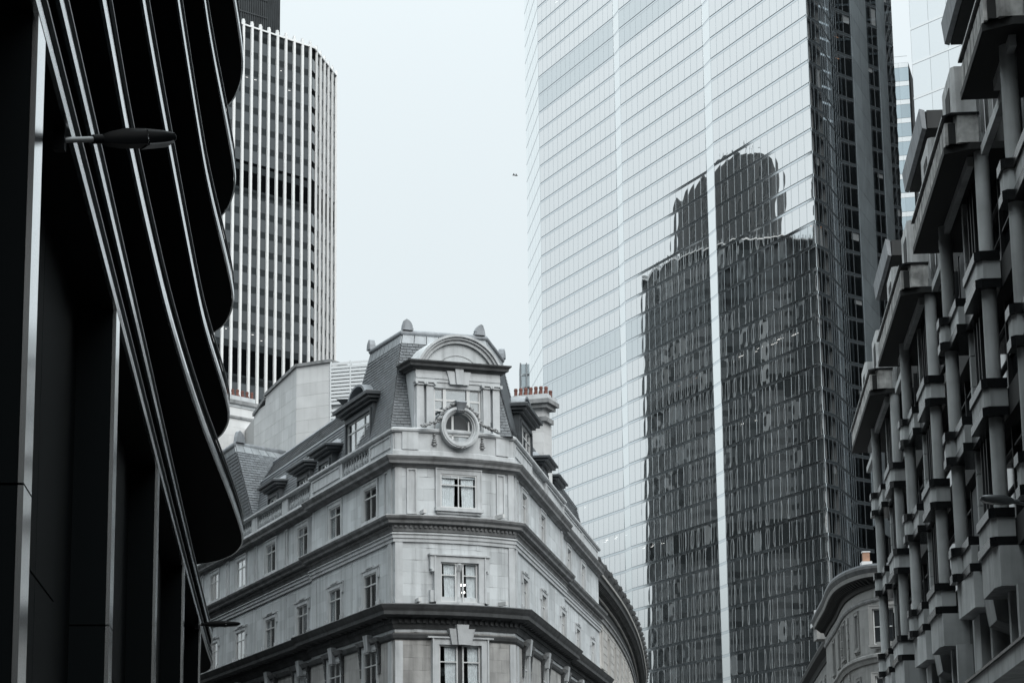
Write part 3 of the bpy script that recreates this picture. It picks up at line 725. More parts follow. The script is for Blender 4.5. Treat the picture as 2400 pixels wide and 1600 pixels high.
    for sgn in (-1, 1): window(P, t, f(FC) + sgn * .5, F3[0], F3[1], .8, surround='none', curtain=.62, tr=(.68,), mul=(), lining=False)
    for (z0, z1), hw in ((FM, .83), (F3, .92)):
        F_ = P.frame(f(FC), 0, 0); b = MB()
        def bx(x0, x1, y0, y1, za, zb): b.box8([F_ @ Vector(q) for q in ((x0, y0, za), (x1, y0, za), (x1, y1, za), (x0, y1, za), (x0, y0, zb), (x1, y0, zb), (x1, y1, zb), (x0, y1, zb))])
        for sgn in (-1, 1):
            x0, x1 = sorted((sgn * hw, sgn * (hw + .24))); bx(x0, x1, -.3, .1, z0, z1 + .24)
            x0, x1 = sorted((sgn * (hw + .24), sgn * (hw + .30))); bx(x0, x1, -.1, .15, z0, z1 + .24)
            if z0 > 12:
                x0, x1 = sorted((sgn * (hw + .30), sgn * (hw + .46))); bx(x0, x1, -.1, .12, z1 - .3, z1 + .24); bx(x0, x1, .0, .18, z1 + .24, z1 + .31); bx(x0, x1, -.1, .1, z0 - .02, z0 + .45); bx(x0 + .03, x1 - .03, 0, .2, z1 - .4, z1 - .3)
        bx(-hw, hw, -.3, .1, z1, z1 + .24); bx(-hw - .5, hw + .5, -.1, .17, z1 + .245, z1 + .31)
        part('surround', b, STONE_T, t)
        if z0 > 12:
            b = MB(); c = P.P(f(FC), -.12, z0); b.lathe(c, [(.15, 0), (.15, .1), (.11, .14), (.11, 1.2), (.13, 1.24), (.17, 1.3), (.19, 1.46), (.2, 1.5), (.2, 1.58)], 14); part('colonnette', b, STONE_T, t, smooth=True)
            b = MB()
            for q in range(8): b.tube([P.P(f(FC) + .13 * cos(q * pi / 4), -.12 + .13 * sin(q * pi / 4), z0 + 1.26), P.P(f(FC) + .2 * cos(q * pi / 4), -.12 + .2 * sin(q * pi / 4), z0 + 1.5)], [.03, .06], 5)
            part('carved_capital', b, STONE_T, t)
        else:
            b = MB(); F_ = P.frame(f(FC), -.25, 0); b.box8([F_ @ Vector(q) for q in ((-.09, 0, z0), (.09, 0, z0), (.09, .2, z0), (-.09, .2, z0), (-.09, 0, z1), (.09, 0, z1), (.09, .2, z1), (-.09, .2, z1))]); part('mullion', b, STONE_D, t)
            F_ = P.frame(f(FC), 0, 0)
            for k, (xa, xb, ya, yb) in enumerate(((-.17, .17, -.26, .26), (-.42, -.18, -.56, -.27), (.18, .42, .27, .56))):
                b = MB(); d = .3 if k == 0 else .22; zt = z1 + (.78 if k == 0 else .62)
                b.box8([F_ @ Vector(q) for q in ((xa, 0, z1 + .0), (xb, 0, z1 + .0), (xb, d, z1), (xa, d, z1), (ya, 0, zt), (yb, 0, zt), (yb, d + .06, zt), (ya, d + .06, zt))]); part('keystone', b, STONE_T, t)
    # light fittings seen in the double window
    b = MB()
    for x, z, w_ in ((-.6, 13.1, .22), (.58, 13.45, .3), (.66, 13.15, .1)): F_ = P.frame(f(FC) + x, -.9, z); b.box8([F_ @ Vector(q) for q in ((-w_ / 2, 0, 0), (w_ / 2, 0, 0), (w_ / 2, .1, 0), (-w_ / 2, .1, 0), (-w_ / 2, 0, .07), (w_ / 2, 0, .07), (w_ / 2, .1, .07), (-w_ / 2, .1, .07))])
    part('ceiling_light', b, LIGHT, t)
    # string courses and cornices, all the way round
    S = lambda nm, prof, m_, a=.1, e=UE: sweep(nm, P, a, e, prof, m_, t)
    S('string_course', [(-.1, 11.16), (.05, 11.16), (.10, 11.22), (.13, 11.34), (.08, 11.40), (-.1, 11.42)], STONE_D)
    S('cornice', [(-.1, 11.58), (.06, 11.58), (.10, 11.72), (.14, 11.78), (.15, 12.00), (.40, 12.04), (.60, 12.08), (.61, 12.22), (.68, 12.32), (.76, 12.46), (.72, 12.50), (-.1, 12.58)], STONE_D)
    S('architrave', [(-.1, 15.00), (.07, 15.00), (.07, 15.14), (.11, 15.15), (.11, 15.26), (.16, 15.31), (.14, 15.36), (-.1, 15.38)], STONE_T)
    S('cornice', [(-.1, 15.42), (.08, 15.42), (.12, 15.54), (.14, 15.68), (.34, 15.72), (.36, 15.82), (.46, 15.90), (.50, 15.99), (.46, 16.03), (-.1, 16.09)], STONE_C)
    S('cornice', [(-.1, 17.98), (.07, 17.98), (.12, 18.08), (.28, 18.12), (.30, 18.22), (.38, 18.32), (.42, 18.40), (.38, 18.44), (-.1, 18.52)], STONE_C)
    S('blocking_course', [(-.35, 18.46), (.10, 18.46), (.10, 18.66), (.05, 18.70), (-.35, 18.70)], STONE_T)
    S('coping', [(-.33, 19.40), (.12, 19.40), (.17, 19.46), (.17, 19.54), (.05, 19.60), (-.33, 19.60)], STONE_T)
    # dentils
    for z0, z1, o, st, w_ in ((11.80, 11.94, .22, .24, .13), (15.56, 15.66, .19, .2, .11)):
        b = MB(); u = 1.
        me = None
        while u < UE - .5:
            F_ = P.frame(u, 0, 0); b.box8([F_ @ Vector(q) for q in ((-w_ / 2, .05, z0), (w_ / 2, .05, z0), (w_ / 2, o, z0), (-w_ / 2, o, z0), (-w_ / 2, .05, z1), (w_ / 2, .05, z1), (w_ / 2, o, z1), (-w_ / 2, o, z1))]); u += st
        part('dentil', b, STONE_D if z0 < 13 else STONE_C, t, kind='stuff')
    mo = MB(); mo.box8([(-.1, .1, 11.98), (.1, .1, 11.98), (.1, .3, 11.98), (-.1, .3, 11.98), (-.1, .1, 12.09), (.1, .1, 12.09), (.1, .5, 12.09), (-.1, .5, 12.09)]); mm = mo.mesh('modillion', STONE_D); u = .8
    while u < UE - .5:
        put('modillion', mm, t, P.frame(u, 0, 0), pb); u += .72
    # corner strips and sunk panels
    def strip(u, w_, z0, z1, o=.07, nm='pilaster_strip', m_=STONE_T, panel=False):
        F_ = P.frame(u, 0, 0); b = MB()
        def bx(x0, x1, y0, y1, za, zb): b.box8([F_ @ Vector(q) for q in ((x0, y0, za), (x1, y0, za), (x1, y1, za), (x0, y1, za), (x0, y0, zb), (x1, y0, zb), (x1, y1, zb), (x0, y1, zb))])
        if panel:
            x = w_ / 2; e = .07
            bx(-x, -x + e, -.02, o, z0, z1); bx(x - e, x, -.02, o, z0, z1); bx(-x + e, x - e, -.02, o, z0, z0 + e); bx(-x + e, x - e, -.02, o, z1 - e, z1); bx(-x + e, x - e, -.02, o * .3, z0 + e, z1 - e)
        else: bx(-w_ / 2, w_ / 2, -.02, o, z0, z1)
        return part(nm, b, m_, t)
    for u in (UL + .16, UR - .16, UL - .5, UR + .5):
        for z0, z1 in ((6.5, 11.1), (12.55, 14.98), (16.08, 18.0)): strip(u, .3 if u in (UL + .16, UR - .16) else .5, z0, z1, .06)
    for x in (FC - 1.98, FC + 1.98): strip(f(x), .42, 16.12, 17.95, .07, 'sunk_panel', panel=True)
    for u in (l(12.95), l(17.45), l(23.3), l(29.2), l(35), l(.95), r(.95), r(15.9)): strip(u, .5, 16.14, 17.95, .07, 'sunk_panel', panel=True)
    for u in (l(6.), l(11.6), l(17.45), l(23.3), r(6.3), r(13), r(20)): strip(u, .05, 12.6, 15, .025, 'rainwater_joint')
    for u, z in ((UL + .9, 12.6), (UR - .8, 12.6), (UL + 1.1, 16.1), (UR - .9, 16.1)): strip(u, .12, z, z + .16, .5, 'floodlight', FRAME)
    # parapet: piers, panels and balusters
    def solid(a, c, z0=18.70, z1=19.40, o=.06, nm='parapet_panel', rec=False):
        b = MB(); sub = P.sub(min(a, c), max(a, c)); b.sweep(sub, [(-.28, z0), (o, z0), (o, z1), (-.28, z1)]); part(nm, b, STONE_T, t)
        if rec:
            m_ = (a + c) / 2; hw = abs(c - a) / 2 - .3; F_ = P.frame(m_, o, 0)
            b = MB(); 
            for x0, x1, za, zb in ((-hw, hw, z0 + .1, z0 + .14), (-hw, hw, z1 - .14, z1 - .1), (-hw, -hw + .05, z0 + .14, z1 - .14), (hw - .05, hw, z0 + .14, z1 - .14)):
                b.box8([F_ @ Vector(q) for q in ((x0, -.01, za), (x1, -.01, za), (x1, .04, za), (x0, .04, za), (x0, -.01, zb), (x1, -.01, zb), (x1, .04, zb), (x0, .04, zb))])
            part('panel_moulding', b, STONE_T, t)
    bl = MB(); bl.lathe((0, 0, 0), [(.10, 0), (.10, .06), (.06, .08), (.07, .12), (.115, .22), (.10, .32), (.055, .44), (.05, .52), (.075, .56), (.055, .6), (.10, .63), (.10, .70)], 10); bme = bl.mesh('baluster', STONE_T, True)
    def balu(a, c, part_='balustrade'):
        a, c = min(a, c), max(a, c); root = bpy.data.objects.new(part_, None); COL.objects.link(root); root.parent = t
        b = MB(); b.sweep(P.sub(a, c), [(-.24, 18.70), (.04, 18.70), (.04, 18.74), (-.24, 18.74)]); part('plinth', b, STONE_T, root)
        n = max(1, round((c - a) / .42))
        for k in range(n): put('baluster', bme, root, Matrix.Translation(P.P(a + (k + .5) * (c - a) / n, -.1, 18.72)), pb)
    solid(UL + .0, UR - .0)
    solid(l(3.4), l(0), rec=True); balu(l(7.4), l(3.4)); solid(l(12.4), l(7.4), rec=True); solid(l(13.2), l(12.41)); balu(l(17.2), l(13.2)); solid(l(18.2), l(17.2)); balu(l(23.1), l(18.2)); solid(l(24.1), l(23.1)); balu(l(29), l(24.1)); solid(l(30), l(29)); balu(l(35), l(30)); solid(l(45.5), l(35))
    solid(r(0), r(5.6), rec=True); balu(r(5.6), r(10.2)); solid(r(10.2), r(17), rec=True); solid(r(17.02), r(26), rec=True); solid(r(26), r(33.5), rec=True)
    for a, c in ((UL + .3, UL + .95), (UR - .95, UR - .3)): solid(a, c, o=.12, nm='parapet_pier')
    # bullseye window on the parapet
    oc = f(FC) - .03; F_ = P.frame(oc, .08, 19.67)
    def ring(r0, r1, y0, y1, nm, m_, par, k=40, z_s=1.):
        b = MB(); b.loft([[F_ @ Vector((rr * cos(2 * pi * q / k), yy, rr * sin(2 * pi * q / k) * z_s)) for rr, yy in ((r0, y0), (r0, y1), (r1, y1), (r1, y0))] for q in range(k + 1)], True, False); return bend(part(nm, b, m_, par))
    eye = bpy.data.objects.new('bullseye_window', None); COL.objects.link(eye); eye.parent = t; eye.location = Vector(F_.translation) - t.location
    ring(.585, .64, -.30, .12, 'inner_ring', STONE_T, eye); ring(.64, .71, -.4, .19, 'moulded_ring', STONE_T, eye); ring(.71, .84, -.4, .26, 'outer_ring', STONE_T, eye); ring(.74, .78, .26, .285, 'bead', STONE_T, eye)
    b = MB(); b.poly(*[F_ @ Vector((.588 * cos(2 * pi * q / 32), -.02, .588 * sin(2 * pi * q / 32))) for q in range(32)]); part('pane', b, GLASS, eye)
    b = MB(); b.poly(*[F_ @ Vector((.6 * cos(2 * pi * q / 32), -.25, .6 * sin(2 * pi * q / 32))) for q in range(32)]); part('backing', b, ROOM, eye)
    b = MB()
    for x0, x1, z0, z1 in ((.2, .29, -.48, .5), (-.5, -.44, -.3, .3), (-.46, .46, -.34, -.27)): b.box8([F_ @ Vector(q) for q in ((x0, -.04, z0), (x1, -.04, z0), (x1, .01, z0), (x0, .01, z0), (x0, -.04, z1), (x1, -.04, z1), (x1, .01, z1), (x0, .01, z1))])
    part('frame', b, FRAME, eye)
    b = MB(); b.loft([[F_ @ Vector((sx * w_, y, z)) for sx, y in ((-1, -.1), (1, -.1), (1, d), (-1, d))] for w_, d, z in ((.13, .34, .58), (.15, .38, .64), (.14, .3, .7), (.19, .36, .86), (.23, .42, 1.0), (.24, .36, 1.06))]); part('keystone', b, LEAD, eye)
    for q in range(4): b = MB(); b.tube([F_ @ Vector((-.12 + q * .08, .34, .6)), F_ @ Vector((-.12 + q * .08, .4, .68))], .035, 6); part('scroll', b, STONE_C, eye)
    for sgn in (-1, 1):   # garlands
        b = MB(); n = 26
        for q in range(n):
            f_ = q / (n - 1); 
            if f_ < .5: a = radians(84 - 130 * f_); x, z = .93 * cos(a), .93 * sin(a)
            else:
                g_ = (f_ - .5) / .5; a = radians(19); x = .88 + .78 * g_; z = .30 - .34 * g_ ** .6
            c = F_ @ Vector((sgn * x, .16, z)); rr = R.uniform(.05, .085) * (1 - .35 * f_)
            for w_ in range(3):
                d = Vector((R.uniform(-.06, .06), R.uniform(-.05, .05), R.uniform(-.05, .05))); b.lathe(c + d, [(.0, -rr), (rr * .8, -rr * .5), (rr, 0), (rr * .7, rr * .6), (0, rr)], 6)
        part('garland', b, STONE_C, eye, smooth=True)
        b = MB(); c = P.P(f(FC) + sgn * 1.06, .1, 18.92)
        for zz, rr in ((.5, .05), (.40, .065), (.30, .045), (.2, .085), (.12, .1), (.05, .06), (0, .085)): b.lathe(c + Vector((0, 0, zz)), [(0, -.05), (rr, -.01), (rr * .8, .04), (0, .06)], 8)
        b.tube([c + Vector((-.12, 0, .02)), c + Vector((0, -.03, .1)), c + Vector((.12, 0, .02))], .03, 5)
        part('carved_drop', b, STONE_C, t, smooth=True)
    b = MB()
    for q in range(12): c = F_ @ Vector((R.uniform(-.2, .2), .24, -.82 + R.uniform(-.05, .05))); b.lathe(c, [(0, -.06), (.06, 0), (0, .06)], 6)
    part('carved_foot', b, STONE_C, eye)
    # ---------------- corner pavilion roof
    zt = 23.85; zb = 19.5
    lf, rf, le, re = Vector((-4.503, 96.885)), Vector((-1.118, 98.2)), Vector((-5.997, 100.465)), Vector((-.456, 102.524))
    blf, brf = Vector((-4.95, 95.45)), Vector((-.06, 96.83)); ble = L0 + dL * 10.2 - nL * .55; bre = R0 + dR * 8.2 - nR * .4
    V3 = lambda p, z: Vector((p.x, p.y, z))
    roof = bpy.data.objects.new('roof', None); COL.objects.link(roof); roof.parent = t
    b = MB(); b.loft([[V3(p, zb) for p in (ble, blf, brf, bre)], [V3(p, zt) for p in (le, lf, rf, re)]]); part('roof_deck', b, LEAD_D, roof)
    bl_ = (zt - .42 - zb) / (zt - zb); bb = zb
    lp = lambda a, c, q: V3(a, zb).lerp(V3(c, zt), q)
    q = .905
    slates(roof, lp(blf, lf, .0), lp(brf, rf, .0), lp(blf, lf, q), lp(brf, rf, q), 170)
    slates(roof, lp(ble, le, .0), lp(blf, lf, .0), lp(ble, le, q), lp(blf, lf, q), 110)
    slates(roof, lp(brf, rf, .0), lp(bre, re, .0), lp(brf, rf, q), lp(bre, re, q), 20)
    ring_ = [(le, ble), (lf, blf), (rf, brf), (re, bre)]
    b = MB()
    for (a, a2), (c, c2) in zip(ring_, ring_[1:]):
        p0, p1, p2, p3 = lp(a2, a, q), lp(c2, c, q), lp(c2, c, 1), lp(a2, a, 1); n_ = (p1 - p0).cross(p3 - p0).normalized() * .04
        L_ = (p1 - p0).length; k = max(2, round(L_ / .55))
        for j in range(k):
            s0, s1 = j / k + .004, (j + 1) / k - .004; b.box8([p0.lerp(p1, s0), p0.lerp(p1, s1), p0.lerp(p1, s1) + n_, p0.lerp(p1, s0) + n_, p3.lerp(p2, s0), p3.lerp(p2, s1), p3.lerp(p2, s1) + n_, p3.lerp(p2, s0) + n_])
    part('flashing', b, LEAD_P, roof)
    b = MB(); b.tube([V3(le, zt + .06), V3(lf, zt + .06), V3(rf, zt + .06), V3(re, zt + .06)], .13, 10); part('ridge_roll', b, LEAD, roof, smooth=True)
    def ear(c, d, sc_=1., nm='acroterion', par=roof):
        d = Vector(d).normalized(); n_ = Vector((d.y, -d.x)); b = MB(); pr = [(-.28, 0), (.30, 0), (.31, .10), (.26, .13), (.27, .2), (.2, .34), (.08, .46), (-.06, .52), (-.16, .46), (-.24, .24)]
        pr = [(x * sc_ * .8, z * sc_ * .9) for x, z in pr]
        for rr, y0, y1 in ((1, -.12, .12), (.8, -.15, .15)):
            b.loft([[Vector((c.x + d.x * x * rr + n_.x * y, c.y + d.y * x * rr + n_.y * y, c.z + z * rr + .02)) for x, z in pr] for y in (y0, y1)])
        part(nm, b, LEAD, par)
    fd = (rf - lf).normalized()
    ear(V3(lf + fd * .2, zt + .15), fd); ear(V3(rf - fd * .25, zt + .15), -fd); ear(V3(le, zt + .12), (le - lf), .95); ear(V3(re, zt + .12), (re - rf), .95)
    # ---------------- stone dormer on the front
    aD = radians(67); dD = Vector((sin(aD), cos(aD))); nD = Vector((dD.y, -dD.x)); oD = L0 - cn * .2
    FD = Matrix(((-dD.x * -1, nD.x, 0, oD.x), (dD.y, nD.y, 0, oD.y), (0, 0, 1, 0), (0, 0, 0, 1)))
    dm = bpy.data.objects.new('stone_dormer', None); COL.objects.link(dm); dm.parent = t
    def bxs(nm, boxes, m_, par=dm):
        b = MB()
        for x0, x1, y0, y1, z0, z1 in boxes: b.box8([FD @ Vector(q) for q in ((x0, y0, z0), (x1, y0, z0), (x1, y1, z0), (x0, y1, z0), (x0, y0, z1), (x1, y0, z1), (x1, y1, z1), (x0, y1, z1))])
        return part(nm, b, m_, par)
    XC = 2.82
    bxs('side_wall', [(.96, 1.76, -1.5, -.05, 19.5, 22.06), (3.86, 4.66, -1.5, -.05, 19.5, 22.06)], STONE)
    bxs('jamb', [(1.66, 1.78, -.15, .05, 19.5, 21.45), (3.84, 3.96, -.15, .05, 19.5, 21.45)], STONE_T)
    for x in (1.15, 1.57, 4.04, 4.46): bxs('pilaster', [(x - .15, x + .15, -.1, .14, 19.5, 21.4)], STONE_T)
    for xa in (.94, 3.82):
        b = MB(); bxs('capital', [(xa, xa + .86, -.1, .2, 21.42, 21.47), (xa - .03, xa + .89, -.1, .24, 21.52, 21.58), (xa + .06, xa + .8, -.1, .17, 21.47, 21.52)], STONE_T)
        for q in (.03, .4, .46, .83):
            b = MB(); b.tube([FD @ Vector((xa + q, .1, 21.49)), FD @ Vector((xa + q, .26, 21.49))], .055, 8); part('volute', b, STONE_T, dm)
    bxs('entablature', [(.98, 4.66, -1.5, .08, 21.585, 21.72), (.98, 4.66, -1.5, .11, 21.72, 21.86), (.98, 4.66, -1.5, .08, 21.86, 22.06)], STONE_T)
    bxs('lintel', [(1.70, 3.92, -.4, .04, 21.36, 21.58)], STONE_T)
    b = MB(); prof = [(-.3, 22.06), (.12, 22.06), (.16, 22.14), (.30, 22.18), (.31, 22.27), (.40, 22.36), (.40, 22.41), (-.3, 22.46)]
    b.loft([[FD @ Vector((x + sg_ * o, o if True else 0, z)) for o, z in prof] for x, sg_ in ((.98, -1), (4.66, 1))]); part('cornice', b, STONE_D, dm)
    for sg_, x in ((-1, .98), (1, 4.66)):
        b = MB(); b.loft([[FD @ Vector((x + sg_ * o, y + (o if y > -1 else 0), z)) for o, z in prof] for y in (0, -1.15)]); part('cornice', b, STONE_D, dm)
    hw, rise, zc0 = 1.78, 1.16, 22.42; RR = (hw * hw + rise * rise) / (2 * rise); zc = zc0 + rise - RR; a0 = math.asin(min(1, hw / RR)) if RR > rise else pi - math.asin(hw / RR)
    def arcs(r0, r1, y0, y1, nm, m_, k=26, fill=False):
        b = MB(); rows_ = []
        for q in range(k + 1):
            a = -a0 + 2 * a0 * q / k
            rows_.append([FD @ Vector((XC + rr * sin(a), yy, max(zc0 - .02, zc + rr * cos(a)))) for rr, yy in ((r0, y0), (r0, y1), (r1, y1), (r1, y0))])
        b.loft(rows_); return bend(part(nm, b, m_, dm))
    arcs(RR - .10, RR, -1.9, .32, 'pediment_moulding', STONE_T); arcs(RR - .2, RR - .101, -.5, .24, 'pediment_moulding', STONE_T); arcs(RR - .34, RR - .201, -.5, .15, 'pediment_moulding', STONE_T); arcs(RR - .84, RR - .80, -.1, .045, 'tympanum_line', STONE_T)
    b = MB(); b.loft([[FD @ Vector((XC + (RR - .3) * sin(-a0 + 2 * a0 * q / 24), y, max(zc0 - .03, zc + (RR - .3) * cos(-a0 + 2 * a0 * q / 24)))) for q in range(25)] for y in (-1.7, .02)]); part('tympanum', b, STONE, dm)
    for xa, xb, ya, yb, d, zt_ in ((2.70, 2.98, 2.64, 3.00, .24, 22.16), (2.44, 2.69, 2.30, 2.63, .17, 22.06), (2.99, 3.24, 3.01, 3.34, .17, 22.06)):
        b = MB(); b.box8([FD @ Vector(q) for q in ((xa, -.2, 21.52), (xb, -.2, 21.52), (xb, d, 21.52), (xa, d, 21.52), (ya, -.2, zt_), (yb, -.2, zt_), (yb, d, zt_), (ya, d, zt_))]); part('keystone', b, STONE_T, dm)
    wn = bxs('window', [(1.78, 1.86, -.14, -.05, 19.5, 21.36), (3.76, 3.84, -.14, -.05, 19.5, 21.36), (2.19, 2.33, -.14, -.02, 19.5, 21.36), (3.22, 3.36, -.14, -.02, 19.5, 21.36), (1.86, 3.76, -.13, -.04, 20.84, 20.92), (1.86, 3.76, -.13, -.04, 20.42, 20.49), (1.86, 3.76, -.13, -.05, 21.3, 21.36)], FRAME, t)
    for x0, x1 in ((1.86, 2.19), (2.33, 3.22), (3.36, 3.76)):
        for z0, z1 in ((19.5, 20.42), (20.49, 20.84), (20.92, 21.3)): bxs('pane', [(x0, x1, -.10, -.09, z0, z1)], GLASS2, wn)
    bxs('interior', [(1.78, 3.84, -.24, -.2, 19.5, 21.36)], BLUEROOM, dm)
    # ---------------- lead dormers
    def dormer(u, o, w_, z0, z1, arch, nm='lead_dormer', zcap=.38, side=1, lights=(-.18, .18)):
        F2 = P.frame(u, o, 0); d = bpy.data.objects.new(nm, None); COL.objects.link(d); d.parent = t
        def bx(nm_, L_, m_, par=d):
            b = MB()
            for x0, x1, y0, y1, za, zb_ in L_: b.box8([F2 @ Vector(q) for q in ((x0, y0, za), (x1, y0, za), (x1, y1, za), (x0, y1, za), (x0, y0, zb_), (x1, y0, zb_), (x1, y1, zb_), (x0, y1, zb_))])
            return part(nm_, b, m_, par)
        x = w_ / 2
        bx('cheek', [(-x - .35, -x, -3.2, 0, z0 - .4, z1 + .3), (x, x + .35, -3.2, 0, z0 - .4, z1 + .3), (-x, x, -3.2, 0, z1, z1 + .3), (-x, x, -.2, 0, z0 - .4, z0)], LEAD_D)
        bx('post', [(-x - .12, -x, 0, .06, z0 - .3, z1 + .1), (x, x + .12, 0, .06, z0 - .3, z1 + .1), (-x, x, 0, .06, z1, z1 + .1)], LEAD_D)
        bx('eaves', [(-x - .5, x + .5, -3.2, .16, z1 + .3, z1 + .42), (-x - .66, x + .66, -3.2, .32, z1 + .42, z1 + .55), (-x - .78, x + .78, -3.2, .44, z1 + .55, z1 + .3 + zcap)], LEAD_D)
        bx('roof_sheet', [(-x - .74, x + .74, -3.2, .40, z1 + .301 + zcap, z1 + .34 + zcap)], LEAD)
        if arch:
            r1 = arch; b = MB(); k = 16; zc_ = z1 + .34 + zcap
            b.loft([[F2 @ Vector((rr * cos(pi * q / k), yy, zc_ + rr * .5 * sin(pi * q / k))) for rr, yy in ((r1, -3.2), (r1, .12), (r1 - .18, .12), (r1 - .18, -3.2))] for q in range(k + 1)]); bend(part('arched_hood', b, LEAD, d))
            b = MB(); b.poly(*[F2 @ Vector(((r1 - .1) * cos(pi * q / k), -.3, zc_ + (r1 - .1) * .5 * sin(pi * q / k))) for q in range(k + 1)]); part('arch_panel', b, LEAD_D, d)
        else:
            b = MB(); zc_ = z1 + .34 + zcap; b.box8([F2 @ Vector(q) for q in ((-x - .3, -2.4, zc_), (x + .3, -2.4, zc_), (x + .3, .0, zc_), (-x - .3, .0, zc_), (-x - .1, -2.4, zc_ + .28), (x + .1, -2.4, zc_ + .28), (x + .1, -.3, zc_ + .28), (-x - .1, -.3, zc_ + .28))]); part('roof_cap', b, LEAD, d)
        h = z1 - z0
        fr = [(-x, -x + .06, -.12, -.04, z0, z1), (x - .06, x, -.12, -.04, z0, z1), (-x, x, -.12, -.04, z1 - .06, z1), (-x, x, -.12, -.04, z0, z0 + .06), (-x, x, -.11, -.05, z0 + h * .68, z0 + h * .72)] + [(q * w_ - .03, q * w_ + .03, -.115, -.045, z0, z1) for q in lights]
        W = bx('window', fr, FRAME)
        bx('pane', [(-x + .05, x - .05, -.09, -.08, z0 + .05, z1 - .05)], GLASS, W); bx('interior', [(-x, x, -1.2, -1.1, z0, z1)], ROOM)
    dormer(l(6.1), -.3, 3.6, 19.6, 21.12, 1.35, lights=(-.2, .2)); dormer(r(6.4), -.3, 3.3, 19.6, 21.12, 1.3, lights=(-.2, .2))
    for c in (11.6, 16.0, 21.5): dormer(l(c), -.35, 1.6, 19.3, 20.1, 0, zcap=.33, lights=(0,), nm='small_lead_dormer')
    for c in (13.2, 18.5): dormer(r(c), -.35, 1.6, 19.3, 20.2, 0, zcap=.33, lights=(0,), nm='small_lead_dormer')
    # ---------------- wing roofs
    def wing(u0, u1, wf, sgn, lim):
        q0 = [P.P(wf(u0), -.45, 19.4), P.P(wf(u1), -.45, 19.4), P.P(wf(u0), -1.0, 21.6), P.P(wf(u1), -1.0, 21.6), P.P(wf(u0), -2.0, 22.9), P.P(wf(u1), -2.0, 22.9), P.P(wf(u0), -9, 23.0), P.P(wf(u1), -9, 23.0)]
        b = MB(); b.poly(q0[0], q0[1], q0[3], q0[2]); b.poly(q0[2], q0[3], q0[5], q0[4]); b.poly(q0[4], q0[5], q0[7], q0[6]); part('roof_deck', b, LEAD_D, roof)
        e = [q0[1], q0[0], q0[3], q0[2]] if sgn > 0 else q0[:4]
        slates(roof, e[0], e[1], e[2], e[3], lim, row=.15, wid=.32)
        e2 = [q0[3], q0[2], q0[5], q0[4]] if sgn > 0 else q0[2:6]
        slates(roof, e2[0], e2[1], e2[2], e2[3], 0, row=.22, wid=.4)
        b = MB(); b.tube([q0[4], q0[5]], .13, 8); part('ridge_roll', b, LEAD, roof, smooth=True)
        b = MB(); b.tube([q0[2] + Vector((0, 0, .03)), q0[3] + Vector((0, 0, .03))], .07, 6); part('ledge_flashing', b, LEAD_P, roof)
    wing(8.9, 28, l, 1, 0); wing(7.5, 33, r, -1, 0)
    # second pavilion down the left wing
    pv = bpy.data.objects.new('pavilion_roof', None); COL.objects.link(pv); pv.parent = t
    rl, rc, rr_ = Vector((-15.6, 124.3)), Vector((-14.06, 120.2)), Vector((-11.8, 123.0)); zt2 = 23.6
    bc = L0 + dL * 25.2 + nL * -.5; blf2 = L0 + dL * 34 + nL * -.5; brr = bc - nL * 6.0 + dL * 1.2
    bk, bkb = rl - nL * 4.2, blf2 - nL * 6
    b = MB(); b.loft([[V3(p, 19.5) for p in (blf2, bc, brr, bkb)], [V3(p, zt2) for p in (rl, rc, rr_, bk)]]); part('roof_deck', b, LEAD_D, pv)
    l2 = lambda a, c, q: V3(a, 19.5).lerp(V3(c, zt2), q)
    slates(pv, l2(bc, rc, 0), l2(brr, rr_, 0), l2(bc, rc, .9), l2(brr, rr_, .9), 0, row=.17, wid=.34)
    slates(pv, l2(blf2, rl, 0), l2(bc, rc, 0), l2(blf2, rl, .9), l2(bc, rc, .9), 0, row=.17, wid=.34)
    b = MB(); 
    for (a2, a), (c2, c) in (((blf2, rl), (bc, rc)), ((bc, rc), (brr, rr_))):
        p0, p1, p2, p3 = l2(a2, a, .9), l2(c2, c, .9), l2(c2, c, 1), l2(a2, a, 1); n_ = (p1 - p0).cross(p3 - p0).normalized() * .04; k = 7
        for j in range(k):
            s0, s1 = j / k + .004, (j + 1) / k - .004; b.box8([p0.lerp(p1, s0), p0.lerp(p1, s1), p0.lerp(p1, s1) + n_, p0.lerp(p1, s0) + n_, p3.lerp(p2, s0), p3.lerp(p2, s1), p3.lerp(p2, s1) + n_, p3.lerp(p2, s0) + n_])
    part('flashing', b, LEAD_P, pv)
    b = MB(); b.tube([V3(rl, zt2), V3(rc, zt2), V3(rr_, zt2)], .15, 10); part('ridge_roll', b, LEAD, pv, smooth=True)
    ear(V3(rc + (rr_ - rc).normalized() * .3, zt2 + .1), rr_ - rc, 1.3, par=pv); ear(V3(rl, zt2 + .1), rl - rc, 1.2, par=pv)


corner_building()

